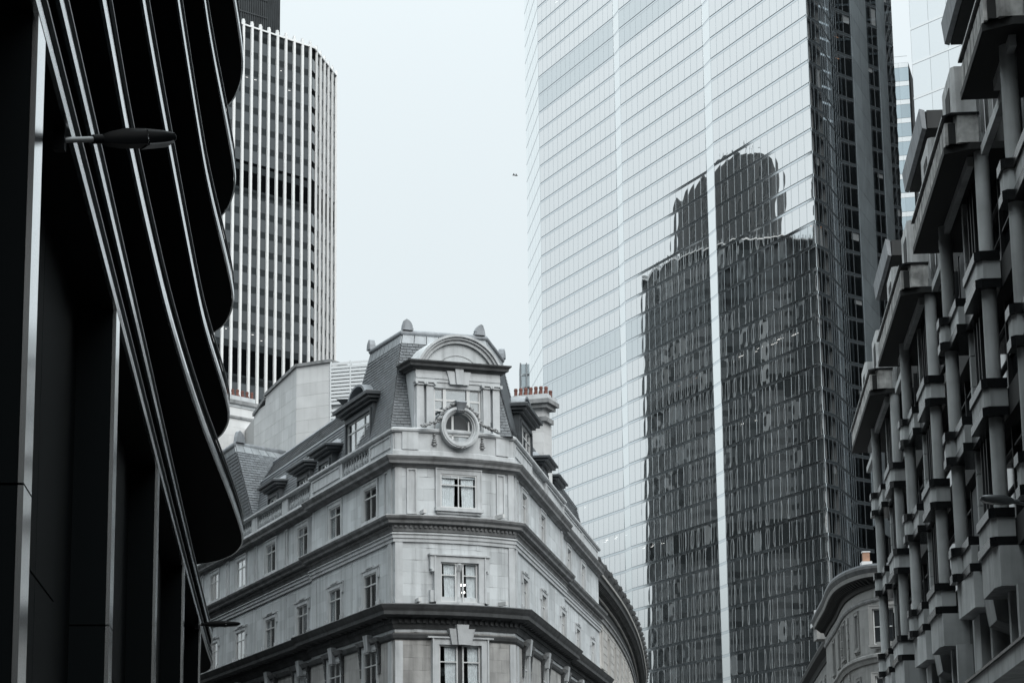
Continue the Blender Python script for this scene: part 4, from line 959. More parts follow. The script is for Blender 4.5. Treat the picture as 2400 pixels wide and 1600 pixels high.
# ------------------------------------------------------------------ pale blocks and chimneys behind the corner building
def back_block():
    a, bb, c, d = Vector((-13.276, 127.19)), Vector((-11.09, 121.5)), Vector((-9.30, 120.46)), Vector((-6.0, 119.4))
    a0 = Vector((-14.10, 129.3))
    t = thing('pale_stone_block', 'plain pale stone block with sloping coping behind the slate roof', 'building', (-11, 125, 0))
    P_ = Path([(-16, 137), tuple(a0), tuple(a), tuple(bb), tuple(c), (-8.9, 128)])
    b = MB(); b.prism([tuple(Vector(q[:2]) - .13 * Vector(q[2:])) for q in P_.sub(0, P_.len)][::-1], 0, 26.9); part('wall', b, MORTAR, t)
    masonry(P_, (P_.c[1], P_.c[4]), 18, 26.9, [], t, STONE_W, course=.62, blen=1.2, corner=[P_.c[2], P_.c[3]], depth=.14, limit=150, gap=.008)
    def wedge(p, q, z0, z1, z2, nm, th=.14, o=.0, m_=STONE_W):
        dr = (q - p).normalized(); n_ = Vector((dr.y, -dr.x)); b = MB(); e0 = p + n_ * o; e1 = q + n_ * o; i0 = p - n_ * 2.5; i1 = q - n_ * 2.5
        b.box8([(i0.x, i0.y, z0), (i1.x, i1.y, z0), (e1.x, e1.y, z0), (e0.x, e0.y, z0), (i0.x, i0.y, z1), (i1.x, i1.y, z2), (e1.x, e1.y, z2), (e0.x, e0.y, z1)]); part(nm, b, m_, t)
    wedge(a, bb, 26.902, 27.45, 27.82, 'gable'); wedge(bb, c, 26.902, 27.82, 27.82, 'gable'); wedge(a0, a, 26.902, 27.0, 27.0, 'gable')
    def cope(p, q, z1, z2, nm='coping'):
        dr = (q - p).normalized(); n_ = Vector((dr.y, -dr.x)); b = MB()
        e0 = p + n_ * .10; e1 = q + n_ * .10 + dr * .08; i0 = p - n_ * 2.5; i1 = q - n_ * 2.5
        b.box8([(i0.x, i0.y, z1), (i1.x, i1.y, z2), (e1.x, e1.y, z2), (e0.x, e0.y, z1), (i0.x, i0.y, z1 + .16), (i1.x, i1.y, z2 + .16), (e1.x, e1.y, z2 + .16), (e0.x, e0.y, z1 + .16)]); part(nm, b, STONE_C, t)
    cope(a, bb, 27.45, 27.82); cope(bb, c, 27.825, 27.825); cope(a0, a, 26.8, 27.25)
    # louvred screen
    t2 = thing('louvred_screen', 'white horizontal louvre screen hiding roof plant beside the pale block', 'louvre screen', (-8, 120, 0)); pb = base(t2)
    dr = (d - c).normalized(); LP = Path([tuple(c + dr * 6), tuple(c + dr * 12)])
    b = MB()
    for u in (-5.94, -4.86, -3.76, -2.68): F_ = LP.frame(u, 0, 0); b.box8([F_ @ Vector(q) for q in ((-.03, -.08, 21), (.03, -.08, 21), (.03, .06, 21), (-.03, .06, 21), (-.03, -.08, 27.85), (.03, -.08, 27.85), (.03, .06, 27.85), (-.03, .06, 27.85))])
    part('post', b, LOUV, t2)
    sl = MB(); sl.box8([(0, -.05, -.03), (5.95, -.05, -.03), (5.95, .05, -.15), (0, .05, -.15), (0, -.05, .0), (5.95, -.05, .0), (5.95, .05, -.02), (0, .05, -.02)]); sm = sl.mesh('slat', LOUV); z = 27.8; k = 0
    F0 = LP.frame(0, 0, 0)
    while z > 21:
        if abs(z - 25.5) > .1: put('slat', sm, t2, LP.frame(0, 0, z), pb)
        z -= .185
    b = MB(); b.box8([LP.frame(0, -.16, 0) @ Vector(q) for q in ((0, -.05, 0), (5.95, -.05, 0), (5.95, 0, 0), (0, 0, 0), (0, -.05, 27.6), (5.95, -.05, 27.6), (5.95, 0, 27.6), (0, 0, 27.6))]); part('backing', b, LOUV, t2)
back_block()

def chimney(name, label, p, q, depth, zt, zshaft, pots, caps, loc, row2=True):
    """p,q: the top edge seen (left, right); pots stand along it"""
    p, q = Vector(p), Vector(q); dr = (q - p).normalized(); n_ = Vector((dr.y, -dr.x)); t = thing(name, label, 'chimney', loc)
    def slab(e, z0, z1, nm, m_):
        b = MB(); c = [p - dr * e + n_ * e, q + dr * e + n_ * e, q + dr * e - n_ * (depth + e), p - dr * e - n_ * (depth + e)]; b.prism([tuple(v) for v in c][::-1], z0, z1); part(nm, b, m_, t)
    for e, z0, z1, nm, m_ in caps: slab(e, z0, z1, nm, m_)
    P_ = Path([tuple(p - n_ * depth + dr * zshaft), tuple(p + dr * zshaft - n_ * zshaft), tuple(q - dr * zshaft - n_ * zshaft), tuple(q - dr * zshaft - n_ * (depth))])
    z1 = caps[-1][1]
    masonry(P_, (0, P_.len), z1 - 7.5, z1, [], t, STONE_W, course=.5, blen=.9, corner=[P_.c[1], P_.c[2]], limit=60, depth=.12)
    slab(-zshaft - .13, 0, z1 - .01, 'shaft_core', MORTAR)
    pm = MB(); pm.lathe((0, 0, 0), [(.082, 0), (.078, .24), (.095, .25), (.095, .29), (.08, .30), (.078, .34), (.06, .34), (.06, .2)], 12); me = pm.mesh('chimney_pot', TERRA, True); pb = base(t)
    for k in range(pots):
        for j in range(2 if row2 else 1):
            c = p + dr * ((k + .5 + .3 * j) / pots * (q - p).length) - n_ * (.25 + .45 * j); put('chimney_pot', me, t, Matrix.Translation((c.x, c.y, zt - (.05 if j else 0) + R.uniform(-.02, .02))) @ Matrix.Diagonal((1, 1, 1.15 if not j else .9, 1)), pb)
    return t
chimney('chimney_stack', 'broad stone chimney stack with red clay pots right of the mansard roof', (-.05, 112.55), (1.62, 111.99), 1.5, 24.36, .28, 7,
        [(0, 24.12, 24.36, 'top_slab', STONE_T), (.10, 23.92, 24.12, 'cap_moulding', STONE_C), (-.04, 23.72, 23.92, 'cap_moulding', STONE_C), (-.28, 23.3, 23.72, 'neck', STONE_W), (-.12, 23.08, 23.3, 'lower_moulding', STONE_C)], (1, 112, 0))
chimney('chimney_stack', 'stone chimney stack with red clay pots peeping out beside the black building', (-18.038, 129.940), (-14.464, 134.206), 3, 28.73, .12, 15,
        [(-.08, 28.46, 28.73, 'top_slab', STONE_T), (.06, 28.25, 28.46, 'cap_moulding', STONE_C), (-.05, 28.08, 28.25, 'cap_moulding', STONE_T), (-.1, 27.57, 28.08, 'neck', STONE_W), (-.04, 27.44, 27.57, 'lower_moulding', STONE_C)], (-14.5, 134, 0))

# ------------------------------------------------------------------ stone crescent behind the right wing
def crescent():
    out_ = catmull([(2.6, 124), (3.83, 133.25), (4.67, 138.99), (5.76, 147.27), (6.85, 156.1), (7.84, 165.21), (9.12, 178.98), (10.32, 195.14), (11.6, 216.1), (12.5, 240)], 5)
    P = Path(out_[::-1]); P = Path([(x, y) for x, y in out_])   # heading away from the eye: outward (right) faces the street
    t = thing('crescent_building', 'curved stone terrace with heavy dark cornice behind the corner building', 'building', (4, 140, 0)); pb = base(t)
    ov = .95
    W = Path([(x - ov * nx, y - ov * ny) for x, y, nx, ny in P.sub(0, P.len)])
    cs = [10.5 + 5.6 * k for k in range(17)]; ops = []
    for u in cs: ops += [(u - .6, u + .6, 14.9, 17.2), (u - .6, u + .6, 10.4, 12.6), (u - .6, u + .6, 6.5, 8.6)]
    masonry(W, (0, W.len), 4, 18.4, ops, t, STONE_H, course=.5, blen=1.0, gap=.045, depth=.14)
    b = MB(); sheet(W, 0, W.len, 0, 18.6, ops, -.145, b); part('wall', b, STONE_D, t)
    b = MB(); b.loft([[(x - 1.2 * nx, y - 1.2 * ny, 0), (x - 1.2 * nx, y - 1.2 * ny, 19)] for x, y, nx, ny in W.sub(0, W.len)], False); part('interior', b, ROOM, t)
    for u in cs:
        for z0, z1, k in ((14.9, 17.2, 0), (10.4, 12.6, 1), (6.5, 8.6, 1)):
            window(W, t, u, z0, z1, 1.2, surround='plain', sm=STONE_H, gm=DGLASS, depth=.16)
            if k and u < 60:
                F_ = W.frame(u, 0, 0); b = MB()
                for sg in (-1, 1): b.box8([F_ @ Vector(q) for q in ((sg * .95 - .13, 0, z1 - .5), (sg * .95 + .13, 0, z1 - .5), (sg * .95 + .13, .15, z1 - .5), (sg * .95 - .13, .15, z1 - .5), (sg * .95 - .15, 0, z1 + .5), (sg * .95 + .15, 0, z1 + .5), (sg * .95 + .15, .5, z1 + .5), (sg * .95 - .15, .5, z1 + .5))])
                b.box8([F_ @ Vector(q) for q in ((-1.2, 0, z1 + .5), (1.2, 0, z1 + .5), (1.2, .55, z1 + .5), (-1.2, .55, z1 + .5), (-1.25, 0, z1 + .7), (1.25, 0, z1 + .7), (1.25, .65, z1 + .7), (-1.25, .65, z1 + .7))]); part('hood', b, STONE_H, t)
    S = lambda nm, prof, m_: sweep(nm, W, .05, W.len - .05, prof, m_, t)
    S('architrave', [(-.1, 17.75), (.10, 17.75), (.12, 17.95), (.2, 18.0), (.2, 18.1), (-.1, 18.15)], STONE_C); S('frieze', [(-.1, 18.15), (.06, 18.15), (.06, 18.75), (-.1, 18.75)], STONE_D)
    S('cornice', [(-.1, 18.75), (.1, 18.75), (.15, 18.95), (.3, 19.0), (.35, 19.2), (.75, 19.26), (.78, 19.5), (.86, 19.6), (-.1, 19.75)], STONE_D)
    S('cornice_lip', [(.3, 19.62), (.9, 19.60), (.93, 19.70), (.3, 19.72)], STONE_H)
    S('gutter_moulding', [(-.1, 19.75), (.82, 19.73), (.84, 19.85), (.95, 20.1), (1.0, 20.3), (.9, 20.35), (-.1, 20.4)], STONE_D)
    b = MB(); u = .3; 
    while u < W.len - .3:
        F_ = W.frame(u, 0, 0); b.box8([F_ @ Vector(q) for q in ((-.13, .2, 19.02), (.13, .2, 19.02), (.13, .5, 19.02), (-.13, .5, 19.02), (-.13, .2, 19.24), (.13, .2, 19.24), (.13, .72, 19.24), (-.13, .72, 19.24))]); u += .62
    part('modillion', b, STONE_D, t, kind='stuff')
    b = MB(); u = .3
    while u < W.len - .3:
        F_ = W.frame(u, 0, 0); b.box8([F_ @ Vector(q) for q in ((-.08, .15, 18.8), (.08, .15, 18.8), (.08, .24, 18.8), (-.08, .24, 18.8), (-.08, .15, 18.93), (.08, .15, 18.93), (.08, .24, 18.93), (-.08, .24, 18.93))]); u += .31
    part('dentil', b, STONE_H, t, kind='stuff')
    lm = MB(); lm.lathe((0, 0, 0), [(0, -.22), (.16, -.18), (.24, 0), (.2, .2), (0, .26)], 8); lm.lathe((0, .16, -.04), [(0, -.1), (.11, -.06), (.12, .04), (0, .1)], 6); lm.lathe((.13, .02, .2), [(0, -.05), (.07, 0), (0, .07)], 5); lm.lathe((-.13, .02, .2), [(0, -.05), (.07, 0), (0, .07)], 5)
    me = lm.mesh('lion_mask', STONE_D, True); u = 9
    while u < W.len - 1: put('lion_mask', me, t, W.frame(u, .98, 20.14) @ Matrix.Diagonal((.75, .75, .75, 1)), pb); u += 3.6
crescent()

# ------------------------------------------------------------------ rounded grey corner building and its lower neighbour
def rounded():
    out_ = catmull([(27, 140.2), (23.5, 138.6), (20.6, 138.9), (19.55, 141.4), (19.2, 145.4), (19.35, 150), (19.85, 156.5), (20.2, 162.3), (20.6, 168.4)], 6)
    P = Path(out_[::-1]); t = thing('rounded_corner_building', 'grey stone building with rounded corner and deep dark eaves', 'building', (22, 145, 0))
    ov = .9; W = Path([(x - ov * nx, y - ov * ny) for x, y, nx, ny in P.sub(0, P.len)]); Ln = W.len
    def at_y(x, y): return min((i * .1 for i in range(int(Ln * 10))), key=lambda u: (W.at(u)[0] - Vector((x, y))).length)
    uc = at_y(21.2, 139.6); cs = [uc, uc - 4.0, uc + 3.2, uc - 9.5, uc - 15, uc - 20.5]; ws = [1.3, .8, 1.2, 1.3, 1.3, 1.3]; ops = []
    for u, w_ in zip(cs, ws):
        for z0, z1 in ((15.0, 17.05), (11.0, 13.2), (7, 9)): ops.append((u - w_ / 2, u + w_ / 2, z0, z1))
    masonry(W, (0, Ln), 4, 18.2, ops, t, STONE_G, course=.5, blen=.8, depth=.12)
    b = MB(); sheet(W, 0, Ln, 0, 18.4, ops, -.125, b); part('wall', b, MORTAR, t)
    b = MB(); b.loft([[(x - 1.2 * nx, y - 1.2 * ny, 0), (x - 1.2 * nx, y - 1.2 * ny, 18.4)] for x, y, nx, ny in W.sub(0, Ln)], False); part('interior', b, ROOM, t)
    for o, w_ in zip(ops, [w for w in ws for _ in range(3)]): window(W, t, (o[0] + o[1]) / 2, o[2], o[3], w_, surround='plain', sm=STONE_G, mul=(), tr=(.5,), gm=DGLASS, depth=.18)
    S = lambda nm, prof, m_, Q=W: sweep(nm, Q, .02, Ln - .02, prof, m_, t)
    S('frieze_moulding', [(-.1, 17.5), (.08, 17.5), (.14, 17.6), (.14, 17.7), (-.1, 17.75)], STONE_C); S('frieze', [(-.1, 17.75), (.05, 17.75), (.05, 18.1), (-.1, 18.1)], STONE_G)
    S('eaves', [(-1, 18.3), (.05, 18.3), (.1, 18.5), (.3, 18.7), (.75, 18.85), (-1, 18.9)], SOFF)
    S('eaves_lip', [(.3, 18.86), (.78, 18.84), (.85, 19.05), (.3, 19.08)], STONE_G); S('gutter', [(-1, 19.08), (.86, 19.07), (.95, 19.3), (.92, 19.45), (-1, 19.5)], STONE_D); S('gutter_lead', [(-1, 19.5), (.9, 19.46), (.9, 19.56), (-1, 19.62)], LEAD)
    for z in (14.3, 10.2): S('string_course', [(-.1, z - .3), (.1, z - .3), (.18, z - .1), (.28, z), (.28, z + .14), (.2, z + .2), (-.1, z + .24)], STONE_G)
    b = MB(); u = .4
    while u < Ln - .2:
        F_ = W.frame(u, 0, 0); b.box8([F_ @ Vector(q) for q in ((-.1, .1, 18.5), (.1, .1, 18.5), (.1, .35, 18.55), (-.1, .35, 18.55), (-.1, .1, 18.86), (.1, .1, 18.86), (.1, .72, 18.86), (-.1, .72, 18.86))]); u += .5
    part('modillion', b, SOFF, t, kind='stuff')
    for k in range(14):   # quoins at the change of curve
        for u in (uc - 7, uc - 11.8): F_ = W.frame(u, 0, 0); b = MB(); x = .3 if k % 2 else .2; z = 10.6 + k * .48; b.box8([F_ @ Vector(q) for q in ((-x, 0, z), (x, 0, z), (x, .1, z), (-x, .1, z), (-x, 0, z + .38), (x, 0, z + .38), (x, .1, z + .38), (-x, .1, z + .38))]); part('quoin', b, STONE_G, t)
    c = thing('chimney_pot_stack', 'short square terracotta flue on the rounded building roof', 'chimney', (20.65, 141.6, 19.6))
    b = MB(); b.box(20.35, 20.95, 141.2, 142, 19.6, 20.0); part('base', b, STONE_W, c); b = MB(); b.box(20.45, 20.85, 141.4, 141.8, 20.0, 20.55); part('flue', b, mat('buff_terracotta', (.26, .15, .10), .8, noise=(5, .2)), c); b = MB(); b.box(20.41, 20.89, 141.36, 141.84, 20.551, 20.62); part('flue_cap', b, STONE_W, c)
    # lower neighbour
    G2 = Path([(28.2, 250), (27.14, 234.2), (25.31, 207.3), (23.9, 185.2), (23.3, 176), (30, 172)])
    t2 = thing('terrace_building', 'dim stone terrace with dark eaves beyond the rounded building', 'building', (25, 200, 0)); W2 = Path([(x - .7 * nx, y - .7 * ny) for x, y, nx, ny in G2.sub(0, G2.len)])
    ops = [(u - .7, u + .7, z, z + 2.2) for u in range(6, int(W2.c[4]), 6) for z in (16, 12)]
    b = MB(); sheet(W2, 0, W2.len, 0, 19.6, ops, 0, b); part('wall', b, STONE_G, t2)
    b = MB(); b.loft([[(x - nx, y - ny, 0), (x - nx, y - ny, 19.8)] for x, y, nx, ny in W2.sub(0, W2.len)], False); part('interior', b, ROOM, t2)
    for o in ops: window(W2, t2, (o[0] + o[1]) / 2, o[2], o[3], 1.4, surround='plain', sm=STONE_G, mul=(), tr=(.5,), gm=DGLASS, depth=.18)
    sweep('eaves', W2, .1, W2.len - .1, [(-1, 19.3), (.1, 19.3), (.2, 19.7), (.7, 19.9), (.75, 20.2), (.7, 20.4), (-1, 20.5)], SOFF, t2)
    c2 = thing('chimney_stack', 'small pale rooftop chimney with white pots left of the rounded building', 'chimney', (23.4, 183, 20))
    b = MB(); b.box(22.6, 24.6, 182, 184, 19.5, 20.5); part('shaft', b, STONE_G, c2); b = MB(); b.box(22.4, 24.8, 181.8, 184.2, 20.501, 20.8); part('cap', b, STONE_W, c2)
    for x in (22.7, 24.4): b = MB(); b.lathe((x, 182.4, 20.8), [(.2, 0), (.2, .9), (.16, .9)], 10); part('pot', b, STONE_W, c2)
rounded()

# ------------------------------------------------------------------ concrete bay building (near, right)
def bay_building():
    t = thing('concrete_bay_building', 'grey concrete office building with round columns and stepped projecting bays', 'office building', PF(60, 8)); pb = base(t)
    S0 = [25.2, 38.6, 51.9, 65.2, 79.1]; FL = [9.22, 12.04, 14.88]; FH = 2.83
    NR, NB, NT = 6.55, 6.05, 5.84     # recess line, bay face, step
    def pr(pl, z0, z1, nm, m_, par=t, **k):
        b = MB(); b.prism([tuple(PF(s, n).xy) for s, n in pl], z0, z1); return part(nm, b, m_, par, **k)
    def bx(s0, s1, n0, n1, z0, z1, nm, m_, par=t): return pr([(s0, n0), (s0, n1), (s1, n1), (s1, n0)], z0, z1, nm, m_, par)
    def ledge(pl, e):   # outline grown towards the street
        return [(s + (-e if i in (0, 1) else (e if i in (len(pl) - 2, len(pl) - 1) else 0)), n - (e if n < NR - .01 else 0)) for i, (s, n) in enumerate(pl)]
    colm = MB(); colm.lathe((0, 0, 0), [(.165, 0), (.165, FH - .6)], 20); cme = colm.mesh('column', CONC, True)
    colt = MB(); colt.lathe((0, 0, 0), [(.165, 0), (.165, 2.75)], 20); cmt = colt.mesh('column', CONC, True)
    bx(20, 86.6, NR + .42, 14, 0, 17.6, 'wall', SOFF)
    bx(20, 86.6, NR + .30, NR + .36, 3.4, 17.55, 'glazed_wall', FGLASS)
    for z in FL:   # mid-floor transoms and floor bands behind the bays
        bx(20, 86.6, NR + .02, NR + .40, z - .62, z - .01, 'spandrel_band', SOFF)
        for dz in (.95, 1.75): bx(20, 86.6, NR + .24, NR + .299, z + dz, z + dz + .05, 'transom', FRAME_D)
    for k, s in enumerate(S0):
        for i, z in enumerate(FL):
            # two boxes either side of the pipe recess
            A = [(s, NR), (s, NB + .12), (s + .16, NB), (s + 2.55, NB), (s + 2.55, NR)]
            B = [(s + 4.35, NR), (s + 4.35, NB), (s + 6.3, NB), (s + 6.3, NT + .08), (s + 6.42, NT), (s + 7.0, NT), (s + 7.0, NR)]
            for pl in (A, B):
                pr(pl, z - .42, z - .002, 'spandrel', CONC)
                m_ = CAP
                g_ = [(q[0] - (.05 if q[0] < s + .5 or abs(q[0] - s - 6.3) < .2 else 0), q[1] - (.05 if q[1] < NR - .1 else 0)) for q in pl]
                pr(g_, z, z + .2, 'top_ledge', m_); pr(g_, z - .62, z - .422, 'bottom_ledge', m_)
            bx(s + 2.56, s + 4.34, NB + .16, NR, z - .6, z - .05, 'pipe_recess', CAP)
            hh = FH - .63 if i < 2 else 2.72; me = cme if i < 2 else cmt
            for ss, nn in ((s + .3, NB + .26), (s + 6.55, NT + .24)): q = PF(ss, nn, z + .2); put('column', me, t, Matrix.Translation(q), pb)
            # stone mullions with joints, and rainwater pipes
            for ss in (s + 4.5,):
                for j in range(3): bx(ss, ss + .28, NB + .25, NB + .5, z + .21 + j * hh / 3, z + .2 + (j + 1) * hh / 3 - .012, 'stone_mullion', CONC)
            for ss in (s + 2.75, s + 3.3, s + 3.9): bx(ss, ss + .12, NB + .3, NB + .42, z + .2, z + hh, 'pipe', FRAME_D)
            for ss in (s + 1.3, s + 5.6, s + 8.6, s + 10.2, s + 11.8): bx(ss, ss + .09, NR + .2, NR + .299, z + .01, z + hh, 'window_mullion', FRAME_D)
            if i == 2 or R.random() < .5: bx(s + 8.8, s + 10, NR + .21, NR + .235, z + .7, z + hh - .1, 'blind', DBLIND)
        # deep base: big windows under splayed brackets
        z = FL[0] - .62
        pr([(s - .1, NR + .3), (s - .1, NB + .12), (s + .3, NB + .02), (s + 2.5, NB + .02), (s + 2.5, NR + .3)], z - .86, z - .002, 'bracket', CONC)
        pr([(s + 2.51, NR + .3), (s + 2.51, NB + .22), (s + 4.29, NB + .22), (s + 4.29, NR + .3)], z - .6, z - .002, 'bracket', CONC)
        pr([(s + 4.3, NR + .3), (s + 4.3, NB + .02), (s + 7, NT + .12), (s + 7, NR + .3)], z - .82, z - .002, 'bracket', CONC)
        b = MB(); b.box8([PF(s + 2.6, NR + .3, z - 1.5), PF(s + 2.6, NB + .3, z - 1.3), PF(s + 4.2, NB + .3, z - 1.3), PF(s + 4.2, NR + .3, z - 1.5), PF(s + 2.6, NR + .3, z - .62), PF(s + 2.6, NB + .2, z - .62), PF(s + 4.2, NB + .2, z - .62), PF(s + 4.2, NR + .3, z - .62)]); part('splayed_bracket', b, CONC, t)
        pr([(s + 5.6, NR + .35), (s + 5.6, NB + .25), (s + 7.2, NB + .25), (s + 7.2, NR + .35)], 6.2, z - .83, 'pier', CONC)
        for ss in (s - .6, s + .9, s + 4.6): bx(ss, ss + .34, NR - .1, NR + .3, 6.2, z - .87, 'stone_mullion', CONC)
    bx(20, 86.6, NB - .12, NR + .4, 5.75, 6.13, 'sill_band', CONC); bx(20, 86.6, NB - .17, NR + .4, 6.131, 6.19, 'sill_cap', CAP)
    bx(20, 86.6, NR + .1, 9, 3.3, 5.74, 'lower_wall', CONC); bx(20, 86.6, NR + .2, 9, 0, 3.29, 'shopfront', FGLASS)
    # eaves: stepped dark soffit, stained parapet
    ES = [(24, 29.5), (31.2, 37.2), (43.9, 48.4), (51.9, 61.0), (65.2, 75.0), (79.2, 90.6)]
    ES[1] = (31.2, 36.5); 
    for s0, s1 in ES:
        NE = 5.5
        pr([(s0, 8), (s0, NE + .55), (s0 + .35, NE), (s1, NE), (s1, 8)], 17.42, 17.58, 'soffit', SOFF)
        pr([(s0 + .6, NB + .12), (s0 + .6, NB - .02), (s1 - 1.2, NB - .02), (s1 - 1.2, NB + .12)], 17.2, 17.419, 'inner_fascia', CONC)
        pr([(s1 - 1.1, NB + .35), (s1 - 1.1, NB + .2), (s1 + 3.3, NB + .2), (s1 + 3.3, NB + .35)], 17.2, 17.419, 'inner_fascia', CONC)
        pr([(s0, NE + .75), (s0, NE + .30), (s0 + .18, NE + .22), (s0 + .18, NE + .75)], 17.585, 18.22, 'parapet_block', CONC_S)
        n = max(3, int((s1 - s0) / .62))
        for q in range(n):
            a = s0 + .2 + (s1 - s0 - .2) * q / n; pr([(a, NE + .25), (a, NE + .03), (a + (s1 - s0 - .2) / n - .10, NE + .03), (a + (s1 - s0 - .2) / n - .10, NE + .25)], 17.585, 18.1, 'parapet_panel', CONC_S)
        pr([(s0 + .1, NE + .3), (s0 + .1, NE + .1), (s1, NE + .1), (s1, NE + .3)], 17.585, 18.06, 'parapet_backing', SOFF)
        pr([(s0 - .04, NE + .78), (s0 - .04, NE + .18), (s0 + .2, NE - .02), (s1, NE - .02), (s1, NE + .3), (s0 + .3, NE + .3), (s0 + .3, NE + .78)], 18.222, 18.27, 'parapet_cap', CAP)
        # concrete uprights with a slot
        for ss, hz in ((s0 + 1.9, 20.0), (s0 + 8.0, 20.2)):
            if ss > s1: continue
            b = MB(); pl = [(ss, NE + .95), (ss, NE + .5), (ss + .1, NE + .42), (ss + 2.2, NE + .42), (ss + 2.2, NE + .95)]
            b.prism([tuple(PF(*q).xy) for q in pl], 18.0, hz); part('concrete_upright', b, CONC_P, t)
            bx(ss + .5, ss + 1.4, NE + .405, NE + .43, 18.9, hz - .35, 'slot', SOFF)
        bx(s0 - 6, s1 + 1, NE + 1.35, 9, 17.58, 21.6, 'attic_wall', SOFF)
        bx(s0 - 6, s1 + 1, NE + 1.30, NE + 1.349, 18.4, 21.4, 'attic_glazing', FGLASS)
        for q in range(5): a = s0 + q * 1.6; bx(a, a + .07, NE + 1.2, NE + 1.29, 18.3, 21.5, 'attic_mullion', FRAME)
        # projecting dark roof hood
        b = MB(); hp = lambda s, n, z: PF(s, n, z)
        h0, h1 = s0, s0 + 6.4
        b.box8([hp(h0, 9, 22.1), hp(h0, 6.45, 22.1), hp(h1, 6.45, 22.1), hp(h1, 9, 22.1), hp(h0, 9, 22.6), hp(h0, 6.40, 22.6), hp(h1, 6.40, 22.6), hp(h1, 9, 22.6)]); part('roof_hood', b, HOOD, t)
        for q in range(6):
            a = h0 - .02 + q * 1.07; b = MB(); b.box8([hp(a, 6.42, 22.08), hp(a, 6.30, 22.12), hp(a + 1.05, 6.30, 22.12), hp(a + 1.05, 6.42, 22.08), hp(a, 6.39, 22.63), hp(a, 6.24, 22.68), hp(a + 1.05, 6.24, 22.68), hp(a + 1.05, 6.39, 22.63)]); part('hood_panel', b, LEAD, t)
        for q in range(3):
            b = MB(); n0 = 6.44 + q * .55; b.box8([hp(h0 - .05, n0, 22.1), hp(h0, n0, 22.1), hp(h0, n0 + .53, 22.1), hp(h0 - .05, n0 + .53, 22.1), hp(h0 - .05, n0, 22.62), hp(h0, n0, 22.62), hp(h0, n0 + .53, 22.62), hp(h0 - .05, n0 + .53, 22.62)]); part('hood_end_panel', b, HOOD, t)
    bx(20, 86.6, 7.2, 14, 17.59, 21.5, 'attic_core', SOFF)
bay_building()

# ------------------------------------------------------------------ street lamps, birds
def lamp(label, p0, p1, arm_from, head_l, sc_=1., dark=True, up=0):
    """wall-mounted lantern: arm from the facade, flat head, lens below"""
    p0, p1, a0 = Vector(p0), Vector(p1), Vector(arm_from); t = thing('street_lamp', label, 'street lamp', a0, 'wall mounted street lamps'); M_ = LAMPD if dark else LAMPM
    d = (p1 - p0).normalized(); s_ = Vector((d.y, -d.x, 0)).normalized(); u = s_.cross(d)
    b = MB(); b.tube([a0, a0.lerp(p0, .5), p0], .035 * sc_, 10); part('arm', b, LAMPM, t, smooth=True)
    b = MB(); b.tube([p0 - d * .12 * sc_, p0 + d * .1 * sc_], .055 * sc_, 10); part('collar', b, M_, t, smooth=True)
    b = MB(); L_ = (p1 - p0).length; rings = []
    for f_, w_, h0, h1 in ((0, .05, -.05, .05), (.08, .09, -.07, .07), (.3, .13, -.095, .10), (.55, .15, -.095, .085), (.8, .15, -.08, .06), (.95, .13, -.065, .035), (1., .06, -.045, .01)):
        c = p0 + d * (L_ * f_)
        rings.append([c + s_ * (x * w_ * sc_) + u * ((h0 if z < 0 else h1) * abs(z) * sc_) for x, z in ((-1, -.4), (-.8, -1), (.8, -1), (1, -.4), (1, .4), (.75, 1), (-.75, 1), (-1, .4))])
    b.loft(rings); bend(part('lamp_head', b, M_, t), 50)
    b = MB(); z = -.088 * sc_
    q = [p0 + d * L_ * f_ + s_ * x * sc_ + u * (z + (f_ - .6) * .05) for f_, x in ((.58, -.12), (.58, .12), (.93, .11), (.93, -.11))]
    b.box8([v - u * .02 * sc_ for v in q] + [v + u * .01 for v in q]); part('lens', b, LENS, t)
    b = MB(); c = p0 + d * L_ * .56; b.tube([c + s_ * .14 * sc_ + u * .06, c + s_ * .15 * sc_ - u * .05, c + s_ * .1 * sc_ - u * .1], .008 * sc_, 5); part('clip', b, STEEL, t)
    b = MB(); b.box(a0.x - .06, a0.x + .06, a0.y - .06, a0.y + .06, a0.z - .12, a0.z + .12); part('wall_plate', b, M_, t)
lamp('black street lamp with square lens on an arm across the upper steel bands', (-4.427, 25.164, 9.636), (-3.715, 25.632, 9.793), (-4.836, 24.884, 9.54), 1, .95)
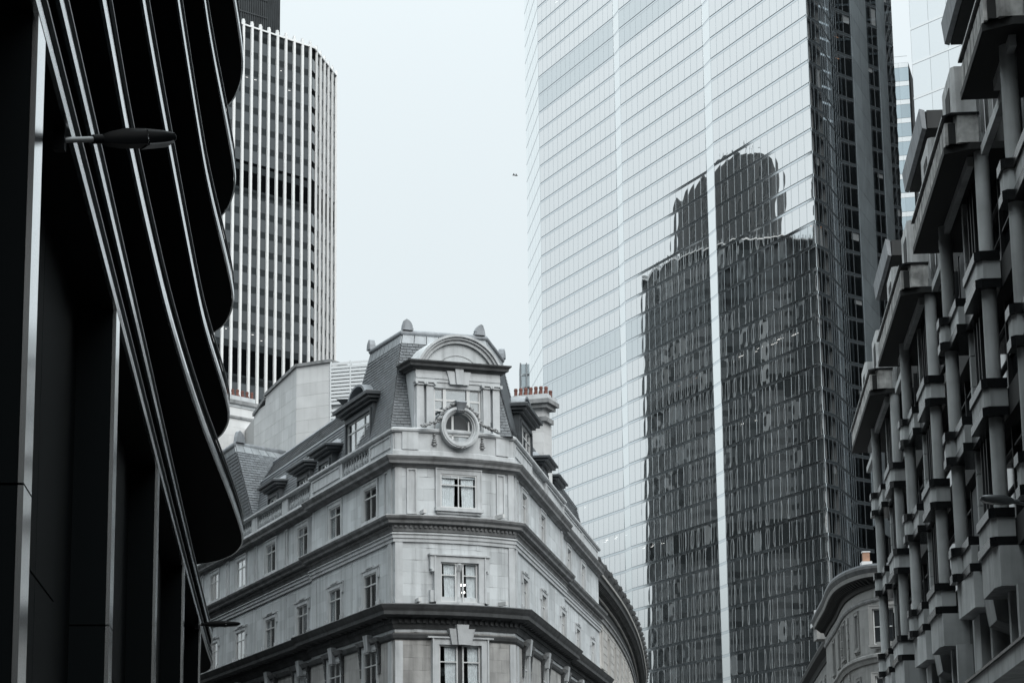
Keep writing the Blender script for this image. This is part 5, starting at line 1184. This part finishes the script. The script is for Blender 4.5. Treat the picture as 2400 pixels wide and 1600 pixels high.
lamp('small black street lamp at the foot of the curved bands', (-9.416, 73.298, 9.524), (-8.416, 73.822, 9.593), (-9.66, 73.27, 9.51), 1, .9)
lamp('pale grey street lamp on an arm over the right pavement', (9.15, 43.9, 8.42), (8.55, 43.9, 8.50), (9.75, 44.3, 8.34), 1, .85, dark=False)
for k, (p, lb) in enumerate((((.45, 260, 79.3), 'darker of two tiny birds in the pale sky'), ((.72, 260, 79.25), 'fainter of two tiny birds, just right of the darker one'))):
    t = thing('bird', lb, 'bird', p, 'birds in flight'); b = MB(); q = Vector(p)
    b.loft([[q + Vector((x, r_ * cos(a) * .9, r_ * sin(a))) for a in (i * pi / 3 for i in range(6))] for x, r_ in ((-.2, .01), (-.1, .05), (.05, .06), (.14, .035), (.2, .01))]); part('body', b, FEATH, t, smooth=True)
    for sg in (-1, 1): b = MB(); b.box8([q + Vector(v) for v in ((-.06, 0, .02), (.08, 0, .02), (.02, sg * .3, .12), (-.06, sg * .28, .12), (-.06, 0, .035), (.08, 0, .035), (.02, sg * .3, .13), (-.06, sg * .28, .13))]); part('wing', b, FEATH, t)
def neighbour():   # the other side of the side street, seen in the left wing's windows
    dL = Vector((sin(radians(-20)), cos(radians(-20)))); nL = Vector((-cos(radians(-20)), sin(radians(-20)))); a = Vector((-4.742, 94.882)) + nL * 11 + dL * 9
    P = Path([tuple(a + nL * 12), tuple(a), tuple(a + dL * 60), tuple(a + dL * 60 + nL * 12)][::-1]); t = thing('side_street_building', 'dark brick building across the side street, mostly behind the black office block', 'building', (a.x, a.y, 0))
    b = MB(); b.prism([tuple(v) for v in P.p], 0, 24.0); part('wall', b, SOFF, t); b = MB(); b.sweep(P.sub(0, P.len), [(-.1, 23.7), (.3, 23.7), (.4, 24.3), (-.1, 24.3)]); part('cornice', b, STONE_D, t)
    m_ = MB(); m_.box(-.6, .6, -.05, .05, 0, 1.9); me = m_.mesh('window', BPANE); u = P.c[1] + 3
    while u < P.c[2] - 1:
        for z in (5, 9, 13, 17, 20.6): put('window', me, t, P.frame(u, .02, z))
        u += 3.4
neighbour()
